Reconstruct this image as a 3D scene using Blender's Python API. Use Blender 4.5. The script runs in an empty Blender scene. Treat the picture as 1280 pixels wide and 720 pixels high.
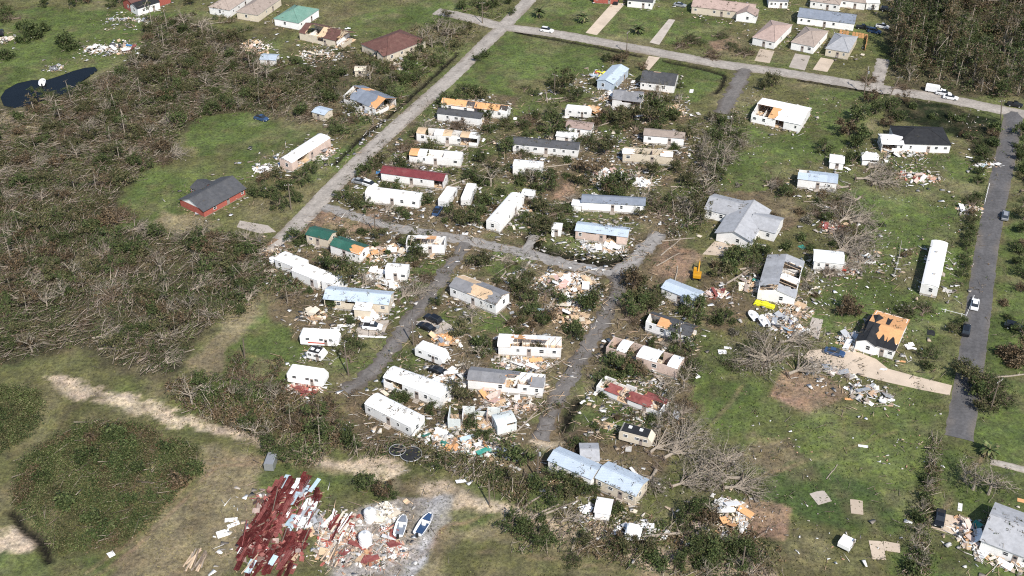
import bpy, math, random
import numpy as np
from mathutils import Vector, Matrix

# ------------------------------------------------------------------ camera, sky, sun
SC = bpy.context.scene
COL = SC.collection
FPX, CAM_H = 1500.0, 169.0
PITCH = math.atan(1060.0 / FPX)
cam_data = bpy.data.cameras.new('camera')
cam_data.sensor_width = 36.0
cam_data.lens = 36.0 * FPX / 1280.0
cam_data.clip_start = 1.0
cam_data.clip_end = 20000.0
cam = bpy.data.objects.new('camera', cam_data)
cam.location = (0, 0, CAM_H)
cam.rotation_euler = (math.pi / 2 - PITCH, 0, 0)
COL.objects.link(cam)
SC.camera = cam

SUN_EL = math.radians(47)
SHADOW = Vector((-0.42, 0.91)).normalized()            # where shadows fall on the ground
w = bpy.data.worlds.new('World')
SC.world = w
w.use_nodes = True
nt = w.node_tree
sky = nt.nodes.new('ShaderNodeTexSky')
sky.sky_type = 'NISHITA'
sky.sun_disc = False
sky.sun_elevation = SUN_EL
sky.sun_rotation = math.atan2(-SHADOW.x, -SHADOW.y)
nt.links.new(sky.outputs[0], nt.nodes['Background'].inputs[0])
nt.nodes['Background'].inputs[1].default_value = 0.13
sd = bpy.data.lights.new('sun', 'SUN')
sd.energy = 4.6
sd.angle = math.radians(0.5)
sd.color = (1.0, 0.95, 0.87)
sun = bpy.data.objects.new('sun', sd)
d = Vector((SHADOW.x * math.cos(SUN_EL), SHADOW.y * math.cos(SUN_EL), -math.sin(SUN_EL)))
sun.rotation_euler = d.to_track_quat('-Z', 'Y').to_euler()
sun.location = (60, -60, 200)
COL.objects.link(sun)
SC.view_settings.view_transform = 'Standard'
SC.view_settings.look = 'None'
SC.view_settings.exposure = 0.26
SC.view_settings.gamma = 1.0
SC.render.engine = 'CYCLES'
SC.cycles.use_denoising = False
SC.cycles.filter_width = 1.15
SC.cycles.max_bounces = 6

# ------------------------------------------------------------------ site plan helpers
CP, SP = math.cos(PITCH), math.sin(PITCH)


def G(u, v):
    """survey sheet coordinates -> metres on the flat ground"""
    x, y = (u - 640.0) / FPX, -(v - 360.0) / FPX
    dx, dy, dz = x, y * SP + CP, y * CP - SP
    t = -CAM_H / dz
    return (dx * t, dy * t)


def GV(u, v, z=0.0):
    a = G(u, v)
    return Vector((a[0], a[1], z))


def poly(pts):
    return np.array([G(*p) for p in pts])


RNG = random.Random(7)
NR = np.random.default_rng(11)


def vnoise(x, y, scale, seed=0):
    """smooth value noise in 0..1"""
    r = np.random.default_rng(seed).random((256, 256))
    xs, ys = np.asarray(x) / scale + 1000, np.asarray(y) / scale + 1000
    xi, yi = np.floor(xs).astype(int), np.floor(ys).astype(int)
    fx, fy = xs - xi, ys - yi
    fx, fy = fx * fx * (3 - 2 * fx), fy * fy * (3 - 2 * fy)
    g = lambda a, b: r[a % 256, b % 256]
    return (g(xi, yi) * (1 - fx) * (1 - fy) + g(xi + 1, yi) * fx * (1 - fy)
            + g(xi, yi + 1) * (1 - fx) * fy + g(xi + 1, yi + 1) * fx * fy)


def fbm(x, y, scale, seed=0):
    return (vnoise(x, y, scale, seed) * .5 + vnoise(x, y, scale / 2.1, seed + 1) * .3
            + vnoise(x, y, scale / 4.3, seed + 2) * .2)


def sdist(px, py, P):
    """signed distance to polygon P, positive inside"""
    px, py = np.asarray(px, float), np.asarray(py, float)
    best = np.full(px.shape, 1e9)
    inside = np.zeros(px.shape, bool)
    n = len(P)
    for i in range(n):
        (ax, ay), (bx, by) = P[i], P[(i + 1) % n]
        ex, ey = bx - ax, by - ay
        t = np.clip(((px - ax) * ex + (py - ay) * ey) / (ex * ex + ey * ey + 1e-9), 0, 1)
        best = np.minimum(best, (px - ax - ex * t) ** 2 + (py - ay - ey * t) ** 2)
        c = ((ay > py) != (by > py)) & (px < (bx - ax) * (py - ay) / ((by - ay) if by != ay else 1e-9) + ax)
        inside ^= c
    dd = np.sqrt(best)
    return np.where(inside, dd, -dd)


def pdist(px, py, L):
    """distance to an open polyline"""
    best = np.full(np.shape(px), 1e9)
    for i in range(len(L) - 1):
        (ax, ay), (bx, by) = L[i], L[i + 1]
        ex, ey = bx - ax, by - ay
        t = np.clip(((px - ax) * ex + (py - ay) * ey) / (ex * ex + ey * ey + 1e-9), 0, 1)
        best = np.minimum(best, (px - ax - ex * t) ** 2 + (py - ay - ey * t) ** 2)
    return np.sqrt(best)


# ------------------------------------------------------------------ materials
MATS = {}


def mat(name, col, rough=.75, var=.25, scale=1.2, metal=0.0, bump=0.0, bscale=8.0, dirt=None, dirt_amt=.35,
        stripe=None, attr=None, rnd=.12, spec=.3):
    """procedural surface: base colour, mottling at two sizes, dirt stains, optional ribs and relief"""
    if name in MATS:
        return MATS[name]
    m = bpy.data.materials.new(name)
    m.use_nodes = True
    t = m.node_tree
    N, K = t.nodes, t.links
    p = N['Principled BSDF']
    p.inputs['Roughness'].default_value = rough
    p.inputs['Metallic'].default_value = metal
    p.inputs['Specular IOR Level'].default_value = spec
    tc = N.new('ShaderNodeTexCoord')
    if attr:
        a = N.new('ShaderNodeAttribute')
        a.attribute_name = attr
        base = a.outputs['Color']
    else:
        c = N.new('ShaderNodeRGB')
        c.outputs[0].default_value = (*col, 1)
        base = c.outputs[0]
    n1 = N.new('ShaderNodeTexNoise')
    n1.inputs['Scale'].default_value = scale
    n1.inputs['Detail'].default_value = 6
    n1.inputs['Roughness'].default_value = .65
    K.new(tc.outputs['Object'], n1.inputs['Vector'])
    mr = N.new('ShaderNodeMapRange')
    mr.inputs['From Min'].default_value = .3
    mr.inputs['From Max'].default_value = .7
    mr.inputs['To Min'].default_value = 1 - var
    mr.inputs['To Max'].default_value = 1 + var * .6
    K.new(n1.outputs['Fac'], mr.inputs['Value'])
    val = mr.outputs[0]
    if rnd:
        oi = N.new('ShaderNodeObjectInfo')
        r2 = N.new('ShaderNodeMapRange')
        r2.inputs['To Min'].default_value = 1 - rnd
        r2.inputs['To Max'].default_value = 1 + rnd
        K.new(oi.outputs['Random'], r2.inputs['Value'])
        mu = N.new('ShaderNodeMath')
        mu.operation = 'MULTIPLY'
        K.new(val, mu.inputs[0])
        K.new(r2.outputs[0], mu.inputs[1])
        val = mu.outputs[0]
    hs = N.new('ShaderNodeHueSaturation')
    K.new(base, hs.inputs['Color'])
    K.new(val, hs.inputs['Value'])
    out = hs.outputs[0]
    if dirt:
        n2 = N.new('ShaderNodeTexNoise')
        n2.inputs['Scale'].default_value = scale * .45
        n2.inputs['Detail'].default_value = 8
        n2.inputs['Roughness'].default_value = .72
        K.new(tc.outputs['Object'], n2.inputs['Vector'])
        r3 = N.new('ShaderNodeMapRange')
        r3.inputs['From Min'].default_value = .5
        r3.inputs['From Max'].default_value = .72
        r3.inputs['To Max'].default_value = dirt_amt
        K.new(n2.outputs['Fac'], r3.inputs['Value'])
        mx = N.new('ShaderNodeMix')
        mx.data_type = 'RGBA'
        K.new(r3.outputs[0], mx.inputs[0])
        K.new(out, mx.inputs[6])
        mx.inputs[7].default_value = (*dirt, 1)
        out = mx.outputs[2]
    K.new(out, p.inputs['Base Color'])
    h = None
    if stripe:
        wv = N.new('ShaderNodeTexWave')
        wv.bands_direction = 'X'
        wv.inputs['Scale'].default_value = stripe
        wv.inputs['Distortion'].default_value = 0
        K.new(tc.outputs['Object'], wv.inputs['Vector'])
        h = wv.outputs['Fac']
        hb = N.new('ShaderNodeBump')
        hb.inputs['Strength'].default_value = .6
        hb.inputs['Distance'].default_value = .06
        K.new(h, hb.inputs['Height'])
        K.new(hb.outputs[0], p.inputs['Normal'])
    elif bump:
        n3 = N.new('ShaderNodeTexNoise')
        n3.inputs['Scale'].default_value = bscale
        n3.inputs['Detail'].default_value = 4
        K.new(tc.outputs['Object'], n3.inputs['Vector'])
        hb = N.new('ShaderNodeBump')
        hb.inputs['Strength'].default_value = .8
        hb.inputs['Distance'].default_value = bump
        K.new(n3.outputs['Fac'], hb.inputs['Height'])
        K.new(hb.outputs[0], p.inputs['Normal'])
    MATS[name] = m
    return m


GRIME = (.16, .13, .10)
M = dict(
    ribbed=lambda: mat('white_ribbed_metal', (.82, .81, .79), .5, .08, .8, dirt=(.45, .40, .34), dirt_amt=.45, stripe=1.3),
    white=lambda: mat('white_siding', (.82, .81, .79), .6, .08, .8, dirt=(.48, .43, .37), dirt_amt=.35),
    whiteroof=lambda: mat('white_roof_coating', (.85, .84, .82), .55, .07, .6, dirt=(.42, .38, .33), dirt_amt=.5),
    cream=lambda: mat('cream_siding', (.66, .58, .46), .65, .12, .8, dirt=(.36, .29, .22), dirt_amt=.45),
    pink=lambda: mat('pale_pink_siding', (.60, .47, .40), .7, .12, .8, dirt=(.34, .25, .2), dirt_amt=.4),
    brick=lambda: mat('red_brick', (.36, .10, .075), .85, .25, 2.5, dirt=(.2, .1, .08)),
    tan=lambda: mat('tan_shingle', (.33, .27, .23), .9, .22, 1.0, dirt=(.16, .13, .11)),
    pinkroof=lambda: mat('pinkish_shingle', (.36, .27, .235), .9, .2, 1.0, dirt=(.2, .15, .12)),
    brownroof=lambda: mat('brown_shingle', (.125, .062, .052), .9, .25, 1.0, dirt=(.22, .14, .11)),
    maroon=lambda: mat('maroon_metal_roof', (.20, .045, .05), .55, .22, .8, dirt=(.3, .16, .14), stripe=1.6),
    redmetal=lambda: mat('red_metal_sheet', (.125, .026, .025), .75, .5, .9, dirt=(.22, .11, .09), dirt_amt=.6, stripe=2.2, rnd=.45, spec=.1),
    grey=lambda: mat('grey_shingle', (.21, .21, .22), .9, .22, 1.0, dirt=(.32, .30, .28)),
    lgrey=lambda: mat('light_grey_shingle', (.34, .345, .36), .9, .2, .9, dirt=(.2, .19, .18)),
    dgrey=lambda: mat('charcoal_shingle', (.070, .072, .078), .9, .25, 1.0, dirt=(.14, .13, .12)),
    black=lambda: mat('black_shingle', (.022, .023, .026), .9, .3, 1.0, dirt=(.05, .05, .05)),
    green=lambda: mat('green_metal_roof', (.030, .115, .085), .5, .2, .8, dirt=(.10, .14, .11), stripe=1.6),
    pgreen=lambda: mat('pale_green_metal_roof', (.16, .29, .23), .5, .15, .6, dirt=(.3, .35, .3), stripe=1.6),
    blueroof=lambda: mat('pale_blue_metal_roof', (.44, .51, .59), .45, .12, .5, dirt=(.6, .6, .6), stripe=1.8),
    slateblue=lambda: mat('slate_blue_roof', (.19, .215, .26), .7, .2, .8, dirt=(.3, .3, .3)),
    palegreen=lambda: mat('pale_aqua_siding', (.63, .67, .66), .6, .15, .8, dirt=(.4, .38, .33)),
    osb=lambda: mat('bare_plywood', (.62, .33, .15), .85, .18, 1.4, dirt=(.50, .30, .17), dirt_amt=.5),
    ply=lambda: mat('weathered_plywood', (.58, .42, .27), .85, .2, 1.2, dirt=(.40, .28, .18)),
    lumber=lambda: mat('bare_lumber', (.60, .45, .31), .8, .2, 2.0, dirt=(.3, .2, .14)),
    insul=lambda: mat('pink_insulation', (.62, .42, .36), .95, .3, 2.0),
    skirt=lambda: mat('skirting_panel', (.46, .44, .41), .7, .2, 1.0, dirt=GRIME, dirt_amt=.6),
    conc=lambda: mat('concrete', (.42, .37, .32), .9, .18, .5, dirt=(.24, .2, .16), dirt_amt=.5, bump=.01),
    sandy=lambda: mat('tan_concrete', (.50, .41, .32), .9, .15, .35, dirt=(.30, .24, .18), dirt_amt=.5),
    trim=lambda: mat('white_trim', (.82, .82, .80), .5, .06, 1.0),
    dark=lambda: mat('dark_opening', (.02, .02, .022), .8, .3, 2.0),
    glass=lambda: mat('window_glass', (.025, .03, .037), .12, .2, 1.0, spec=.6),
    doorm=lambda: mat('door_paint', (.30, .25, .22), .6, .2, 1.0),
    metal=lambda: mat('galvanised_metal', (.55, .56, .57), .4, .12, 1.0, metal=.4, dirt=(.3, .25, .2)),
    rubber=lambda: mat('black_rubber', (.018, .018, .018), .8, .2, 2.0),
    carwhite=lambda: mat('white_car_paint', (.78, .78, .78), .25, .04, 1.0, spec=.5),
    carblack=lambda: mat('black_car_paint', (.012, .013, .016), .2, .1, 1.0, spec=.5),
    carblue=lambda: mat('dark_blue_car_paint', (.035, .07, .15), .25, .08, 1.0, spec=.5),
    cargrey=lambda: mat('silver_car_paint', (.40, .41, .42), .28, .08, 1.0, metal=.4),
    yellow=lambda: mat('machine_yellow', (.62, .31, .02), .5, .2, 1.0, dirt=(.2, .14, .08), dirt_amt=.6),
    lemon=lambda: mat('lemon_yellow_plastic', (.78, .74, .04), .45, .12, 1.0),
    red=lambda: mat('red_paint', (.55, .07, .04), .5, .2, 1.0, dirt=(.3, .12, .1)),
    teal=lambda: mat('teal_tarp', (.04, .25, .20), .6, .25, 1.0, dirt=(.3, .3, .26), dirt_amt=.5),
    tarp=lambda: mat('blue_tarp', (.06, .24, .52), .5, .2, 1.0),
    lblue=lambda: mat('light_blue_sheet', (.44, .56, .62), .5, .2, 1.0),
    mauve=lambda: mat('faded_red_sheet', (.24, .075, .068), .7, .35, 1.0, dirt=(.34, .22, .19), spec=.1),
    junk=lambda: mat('junk_mixed', (.2, .2, .2), .7, .35, 1.0, attr='col', rnd=0),
    bark=lambda: mat('bark', (.19, .145, .11), .9, .35, 2.5, dirt=(.32, .26, .21), bump=.03),
    palebark=lambda: mat('pale_snapped_wood', (.33, .28, .225), .9, .3, 2.5, dirt=(.19, .15, .11), bump=.03),
    leaf=lambda: mat('foliage', (.06, .08, .03), .75, .25, .7, attr='col', rnd=.22, spec=.15),
    pole=lambda: mat('pole_wood', (.16, .13, .10), .9, .3, 2.5),
    water=lambda: mat('pond_water', (.006, .008, .011), .25, .2, .15, spec=.10, rnd=0),
)


def mt(k):
    return M[k]() if isinstance(k, str) else k


# ------------------------------------------------------------------ mesh collector
BOXF = [(0, 3, 2, 1), (4, 5, 6, 7), (0, 1, 5, 4), (1, 2, 6, 5), (2, 3, 7, 6), (3, 0, 4, 7)]


class MB:
    def __init__(s):
        s.v, s.f, s.m, s.mats, s.c = [], [], [], [], []

    def mi(s, k):
        if k not in s.mats:
            s.mats.append(k)
        return s.mats.index(k)

    def faces(s, vs, fs, k, col=None):
        o = len(s.v)
        s.v += [tuple(x) for x in vs]
        s.f += [tuple(i + o for i in q) for q in fs]
        s.m += [s.mi(k)] * len(fs)
        s.c += [col or (.5, .5, .5)] * len(fs)
        return s

    def box(s, x0, x1, y0, y1, z0, z1, k, col=None, T=None):
        vs = [Vector(p) for p in ((x0, y0, z0), (x1, y0, z0), (x1, y1, z0), (x0, y1, z0),
                                  (x0, y0, z1), (x1, y0, z1), (x1, y1, z1), (x0, y1, z1))]
        if T is not None:
            vs = [T @ p for p in vs]
        return s.faces(vs, BOXF, k, col)

    def slab(s, quad, th, k, col=None):
        """a plate of thickness th under the given planar outline"""
        q = [Vector(p) for p in quad]
        n = Vector((0, 0, 0))
        for i in range(len(q)):
            n += q[i].cross(q[(i + 1) % len(q)])
        n.normalize()
        if n.z < 0:
            q.reverse()
            n = -n
        m_ = len(q)
        vs = q + [p - n * th for p in q]
        fs = [tuple(range(m_)), tuple(range(2 * m_ - 1, m_ - 1, -1))]
        fs += [(i, m_ + i, m_ + (i + 1) % m_, (i + 1) % m_) for i in range(m_)]
        return s.faces(vs, fs, k, col)

    def tube(s, pts, rad, k, n=6, col=None, cap=True):
        pts = [Vector(p) for p in pts]
        o = []
        for i, p in enumerate(pts):
            dr = (pts[min(i + 1, len(pts) - 1)] - pts[max(i - 1, 0)]).normalized()
            a = Vector((0, 0, 1)) if abs(dr.z) < .9 else Vector((1, 0, 0))
            e1 = dr.cross(a).normalized()
            e2 = e1.cross(dr)
            r = rad[i] if hasattr(rad, '__len__') else rad
            o += [p + e1 * (r * math.cos(2 * math.pi * j / n)) + e2 * (r * math.sin(2 * math.pi * j / n)) for j in range(n)]
        fs = []
        for i in range(len(pts) - 1):
            fs += [(i * n + j, i * n + j + n, i * n + (j + 1) % n + n, i * n + (j + 1) % n) for j in range(n)]
        if cap:
            fs += [tuple(range(n)), tuple(range(len(o) - 1, len(o) - n - 1, -1))]
        return s.faces(o, fs, k, col)

    def mesh(s, name):
        me = bpy.data.meshes.new(name)
        me.from_pydata(s.v, [], s.f)
        for k in s.mats:
            me.materials.append(mt(k))
        me.polygons.foreach_set('material_index', s.m)
        if 'junk' in s.mats or 'leaf' in s.mats:
            a = me.attributes.new('col', 'FLOAT_COLOR', 'CORNER')
            arr = np.ones((len(me.loops), 4), np.float32)
            cnt = [len(q) for q in s.f]
            arr[:, :3] = np.repeat(np.array(s.c, np.float32), cnt, axis=0)
            a.data.foreach_set('color', arr.ravel())
        me.update()
        return me

    def build(s, name, parent=None, loc=None, rz=0):
        o = bpy.data.objects.new(name, s.mesh(name))
        COL.objects.link(o)
        if parent:
            o.parent = parent
        if loc is not None:
            o.location = loc
        if rz:
            o.rotation_euler.z = rz
        return o


def link(name, me, parent=None, loc=(0, 0, 0), rot=(0, 0, 0), sc=None):
    o = bpy.data.objects.new(name, me)
    COL.objects.link(o)
    o.parent = parent
    o.location = loc
    o.rotation_euler = rot
    if sc:
        o.scale = sc
    return o


def tag(o, label=None, cat=None, group=None, kind=None):
    for k, v in (('label', label), ('category', cat), ('group', group), ('kind', kind)):
        if v:
            o[k] = v
    return o


def thing(name, label, cat, loc=(0, 0, 0), rz=0, group=None):
    o = bpy.data.objects.new(name, None)
    o.empty_display_size = .5
    COL.objects.link(o)
    o.location = loc
    o.rotation_euler.z = rz
    return tag(o, label, cat, group)


def npmesh(name, V, Q, mats, cols=None, mi=None):
    """big mesh from arrays: V (n,3), Q (m,k) faces, cols per face"""
    me = bpy.data.meshes.new(name)
    k = Q.shape[1]
    me.vertices.add(len(V))
    me.vertices.foreach_set('co', V.astype(np.float32).ravel())
    me.loops.add(Q.size)
    me.loops.foreach_set('vertex_index', Q.astype(np.int32).ravel())
    me.polygons.add(len(Q))
    me.polygons.foreach_set('loop_start', np.arange(0, Q.size, k, dtype=np.int32))
    for x in mats:
        me.materials.append(mt(x))
    if mi is not None:
        me.polygons.foreach_set('material_index', mi.astype(np.int32))
    me.update(calc_edges=True)
    if cols is not None:
        a = me.attributes.new('col', 'FLOAT_COLOR', 'CORNER')
        arr = np.ones((Q.size, 4), np.float32)
        arr[:, :3] = np.repeat(cols, k, axis=0)
        a.data.foreach_set('color', arr.ravel())
    return me

# ------------------------------------------------------------------ ground: one sheet, soil and grass by place
LAWN, OLIVE, BROWN, FLOOR, SAND, TILL, DRY, MUD_AND_SHADE = ((.088, .116, .034), (.112, .110, .045), (.128, .098, .058), (.072, .066, .036),
                                              (.46, .365, .26), (.265, .175, .115), (.20, .165, .095), (.016, .015, .011))
ZONES = [  # colour, edge softness (m), outline
    (FLOOR, 4, [(-80, 118), (40, 133), (130, 95), (172, 70), (180, 15), (250, 25), (300, 48), (345, 90), (440, 60), (480, 100), (420, 160), (300, 150), (235, 165), (150, 240), (150, 285), (235, 290), (335, 300), (345, 345), (310, 370), (240, 430), (215, 470), (180, 475), (100, 438), (40, 452), (-80, 470)]),
    (FLOOR, 3, [(1095, -60), (1480, -60), (1480, 122), (1190, 120), (1120, 105), (1105, 40)]),
    (BROWN, 4, [(480, 120), (640, 120), (760, 90), (860, 120), (890, 240), (830, 330), (880, 420), (860, 520), (800, 640), (640, 600), (440, 560), (420, 480), (330, 380), (330, 300), (420, 240)]),
    (OLIVE, 4, [(860, 100), (920, 100), (940, 230), (1000, 240), (1060, 240), (1050, 330), (1000, 420), (960, 480), (900, 420), (860, 330)]),
    (BROWN, 3, [(880, 340), (915, 345), (945, 380), (930, 420), (895, 410), (880, 370)]),
    (BROWN, 3, [(900, 235), (990, 245), (1000, 270), (960, 300), (960, 260), (905, 245)]),
    (LAWN, 1.5, [(565, 98), (600, 62), (632, 44), (745, 64), (758, 85), (745, 95), (715, 100), (690, 112), (640, 120), (590, 112), (558, 106)]),
    (LAWN, 1.5, [(668, -10), (760, -5), (724, 42), (690, 36), (660, 28), (640, 25)]),
    (LAWN, 1.5, [(745, 38), (775, 8), (838, 12), (832, 42), (812, 52), (780, 46)]),
    (LAWN, 1.5, [(842, 25), (885, 20), (915, 30), (905, 50), (862, 58), (828, 54)]),
    (LAWN, 1.5, [(820, 72), (908, 90), (895, 110), (870, 128), (840, 122), (815, 92)]),
    (LAWN, 2.5, [(1010, 108), (1105, 116), (1108, 145), (1062, 160), (1060, 200), (1110, 200), (1225, 190), (1228, 240), (1217, 320), (1203, 400), (1192, 475), (1100, 458), (1050, 436), (1012, 405), (1012, 345), (1050, 335), (1062, 245), (1000, 210), (960, 172), (1000, 160)]),
    (LAWN, 2, [(888, 150), (950, 162), (985, 190), (975, 215), (960, 240), (905, 238), (890, 200)]),
    (LAWN, 3, [(1005, 522), (1060, 500), (1120, 500), (1168, 520), (1160, 600), (1130, 662), (1060, 662), (990, 645), (935, 620), (945, 570), (985, 562)]),
    (LAWN, 3, [(858, 440), (900, 450), (948, 490), (940, 540), (900, 552), (868, 520)]),
    (LAWN, 2, [(1275, 180), (1340, 180), (1380, 600), (1215, 572), (1232, 450), (1250, 330)]),
    (LAWN, 3, [(1150, 560), (1290, 585), (1380, 760), (1165, 760), (1100, 740), (1140, 662)]),
    (LAWN, 3, [(225, 455), (290, 392), (330, 366), (348, 400), (385, 440), (445, 420), (432, 470), (360, 480), (270, 482)]),
    (DRY, 3, [(225, 455), (290, 392), (330, 366), (335, 395), (285, 445), (262, 478)]),
    (LAWN, 2.5, [(148, 262), (172, 222), (215, 214), (238, 240), (215, 282), (160, 288)]),
    (DRY, 2.5, [(205, 262), (250, 268), (275, 285), (215, 292), (190, 285)]),
    (LAWN, 2.5, [(228, 162), (250, 142), (300, 140), (372, 150), (402, 172), (350, 202), (330, 216), (290, 200), (245, 192)]),
    (LAWN, 2, [(385, 200), (440, 178), (460, 170), (420, 215), (385, 235), (375, 222)]),
    (LAWN, 3, [(-100, 28), (60, 8), (150, 8), (250, 18), (180, 50), (172, 60), (100, 72), (60, 80), (0, 118), (-100, 130)]),
    (DRY, 3, [(-60, 132), (30, 138), (60, 160), (20, 185), (-60, 190)]),
    (LAWN, 2, [(440, 20), (540, 0), (600, 5), (560, 30), (470, 42)]),
    (LAWN, 2, [(480, 90), (560, 62), (590, 50), (540, 95), (500, 120), (470, 110)]),
    (LAWN, 2, [(668, 305), (700, 296), (790, 305), (770, 324), (700, 324)]),
    (LAWN, 2, [(505, 335), (560, 322), (575, 312), (545, 345), (520, 380), (500, 370)]),
    (LAWN, 2, [(560, 385), (640, 390), (640, 420), (590, 415), (545, 405)]),
    (LAWN, 2, [(590, 315), (665, 318), (670, 345), (610, 345)]),
    (LAWN, 2, [(715, 480), (800, 500), (815, 535), (760, 548), (705, 530)]),
    (OLIVE, 2.5, [(640, 100), (760, 95), (700, 125), (640, 160)]),
    (OLIVE, 3, [(-100, 465), (60, 478), (180, 525), (255, 560), (240, 600), (160, 690), (60, 700), (-100, 640)]),
    (DRY, 4, [(250, 560), (330, 575), (330, 640), (280, 720), (230, 780), (110, 780), (160, 690), (240, 610)]),
    (DRY, 4, [(540, 660), (640, 650), (840, 700), (900, 780), (500, 780)]),
    (OLIVE, 4, [(600, 668), (700, 680), (800, 705), (790, 760), (560, 760), (560, 690)]),
    ((.112, .138, .042), 1.4, [(1000, 530), (1020, 512), (1060, 502), (1110, 506), (1150, 522), (1165, 550), (1155, 590), (1120, 605), (1060, 600), (1020, 580), (1002, 555)]),
    ((.066, .096, .030), 1.4, [(990, 560), (1040, 590), (1090, 606), (1120, 640), (1060, 662), (990, 640), (945, 620), (960, 580)]),
    (TILL, 1.2, [(962, 494), (980, 462), (1030, 468), (1064, 492), (1040, 504), (1010, 516), (985, 506)]),
    (TILL, 1.2, [(924, 668), (932, 620), (990, 634), (982, 676)]),
    ((.15, .12, .07), 2.5, [(945, 540), (990, 550), (1010, 570), (960, 590), (940, 570)]),
    ((.017, .024, .010), 2.5, [(1108, 122), (1140, 126), (1180, 130), (1215, 138), (1246, 148), (1252, 165), (1240, 200), (1220, 200), (1203, 176), (1160, 158), (1112, 146)]),
    (DRY, 3, [(340, 556), (430, 574), (520, 596), (610, 622), (680, 646), (760, 668), (860, 692), (960, 722), (940, 735), (840, 705), (740, 678), (640, 645), (540, 622), (430, 592), (340, 568)]),
    (SAND, 1.5, [(350, 556), (400, 566), (432, 576), (432, 586), (395, 578), (350, 566)]),
    (SAND, 1.5, [(590, 616), (640, 630), (690, 644), (760, 664), (850, 690), (960, 716), (960, 728), (850, 704), (750, 678), (680, 660), (630, 646), (588, 632)]),
    (SAND, 1.5, [(600, 622), (640, 632), (672, 645), (668, 652), (630, 642), (598, 632)]),
    (SAND, 1.5, [(-60, 665), (20, 660), (48, 672), (40, 690), (-60, 700)]),
    (SAND, 1.2, [(55, 470), (95, 473), (150, 486), (205, 505), (262, 525), (315, 542), (350, 552), (345, 562), (290, 550), (220, 534), (150, 514), (95, 500), (70, 487)]),
    (SAND, 1.0, [(430, 576), (455, 570), (500, 575), (510, 585), (485, 600), (455, 597), (432, 588)]),
    (SAND, 1.2, [(520, 608), (555, 598), (595, 615), (600, 628), (570, 634), (530, 622)]),
    (SAND, 1.2, [(668, 645), (700, 645), (740, 660), (735, 672), (700, 672), (675, 660)]),
    (SAND, 1.2, [(742, 668), (762, 665), (785, 690), (840, 700), (842, 712), (800, 705), (765, 692)]),
    (SAND, 1.5, [(890, 700), (950, 705), (990, 730), (900, 730)]),
    (SAND, 1.2, [(305, 548), (352, 552), (358, 564), (322, 563)]),
    (SAND, 1.2, [(660, 552), (690, 545), (715, 546), (708, 562), (680, 567)]),
    (TILL, 2, [(400, 262), (470, 268), (470, 290), (410, 290), (380, 280)]),
    (TILL, 2, [(330, 300), (380, 285), (385, 310), (345, 330)]),
    (TILL, 2, [(700, 228), (725, 228), (712, 258), (690, 258)]),
    (TILL, 2, [(880, 50), (915, 45), (930, 58), (905, 65)]),
    (TILL, 3, [(830, 300), (880, 320), (860, 350), (820, 340)]),
    ((.33, .30, .28), 2, [(400, 690), (420, 650), (470, 630), (560, 618), (560, 640), (520, 690), (490, 740), (440, 740)]),
    ((.36, .35, .35), 2, [(500, 740), (530, 625), (562, 618), (556, 650), (530, 690), (520, 740)]),
]
DITCHES = [  # centre line, half width, depth
    ([(664, 298), (667, 306), (680, 313), (710, 319), (745, 325), (768, 326), (782, 319)], 3.2, 2.0),
    ([(645, 40), (700, 50), (745, 58), (800, 70)], 1.2, .7),
    ([(830, 76), (880, 86), (906, 94), (904, 104), (895, 116)], 1.1, .8),
    ([(418, 205), (445, 178), (480, 150), (520, 115), (560, 78), (572, 66)], 1.0, .8),
    ([(700, 40), (740, 48), (775, 54), (800, 58)], .9, .5),
    ([(705, 535), (712, 515), (722, 500)], 1.8, 1.2),
    ([(15, 640), (30, 660), (50, 675), (60, 700)], 1.4, 1.0),
    ([(1000, 100), (1060, 110), (1110, 118)], 1.0, .6),
]
POND = [(2, 120), (8, 111), (22, 103), (40, 99), (58, 99), (74, 94), (90, 88), (105, 84), (117, 83), (120, 87), (112, 93), (100, 101), (90, 109), (80, 115), (65, 121), (50, 125), (35, 130), (20, 133), (6, 130)]


def axis(lo, hi, step, far):
    a = list(np.arange(lo, hi + step * .5, step))
    g = step
    x = a[-1]
    while x < far:
        g *= 1.6
        x += g
        a.append(x)
    g, x, b = step, a[0], []
    while x > -far:
        g *= 1.6
        x -= g
        b.append(x)
    return np.array(b[::-1] + a)


gx, gy = axis(-200, 200, .8, 5000), axis(138, 450, .8, 5000)
X, Y = np.meshgrid(gx, gy)
wx = X + (fbm(X, Y, 9, 3) - .5) * 7 + (vnoise(X, Y, 1.8, 9) - .5) * 1.6
wy = Y + (fbm(X, Y, 9, 5) - .5) * 7 + (vnoise(X, Y, 1.8, 10) - .5) * 1.6
base = np.array(OLIVE) * 1.0
C = np.ones(X.shape + (3,)) * base
mix0 = np.clip((fbm(X, Y, 22, 21) - .42) * 5, 0, 1)[..., None]
C = C * (1 - mix0 * .7) + np.array(LAWN) * mix0 * .7
for col, soft, pts in ZONES:
    P = poly(pts)
    k_ = (.45 if col is SAND else .10) if soft <= 1.6 else 1.0      # tended plots and tracks have firm edges
    s_ = sdist(X + (wx - X) * k_, Y + (wy - Y) * k_, P)
    soft *= .55
    a = np.clip(s_ / soft + .5, 0, 1)[..., None]
    if col is SAND:                        # grass and litter creep over the sand
        a = a * np.clip((fbm(X, Y, 2.6, 140) - .34) * 5 + np.clip(s_ - .8, 0, 1) * 1.0, 0, 1)[..., None]
    C = C * (1 - a) + np.array(col) * a
PK = poly([(480, 120), (640, 120), (760, 90), (860, 120), (890, 240), (830, 330), (880, 420), (860, 520), (800, 640), (640, 600), (440, 560), (420, 480), (330, 380), (330, 300), (420, 240)])
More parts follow.
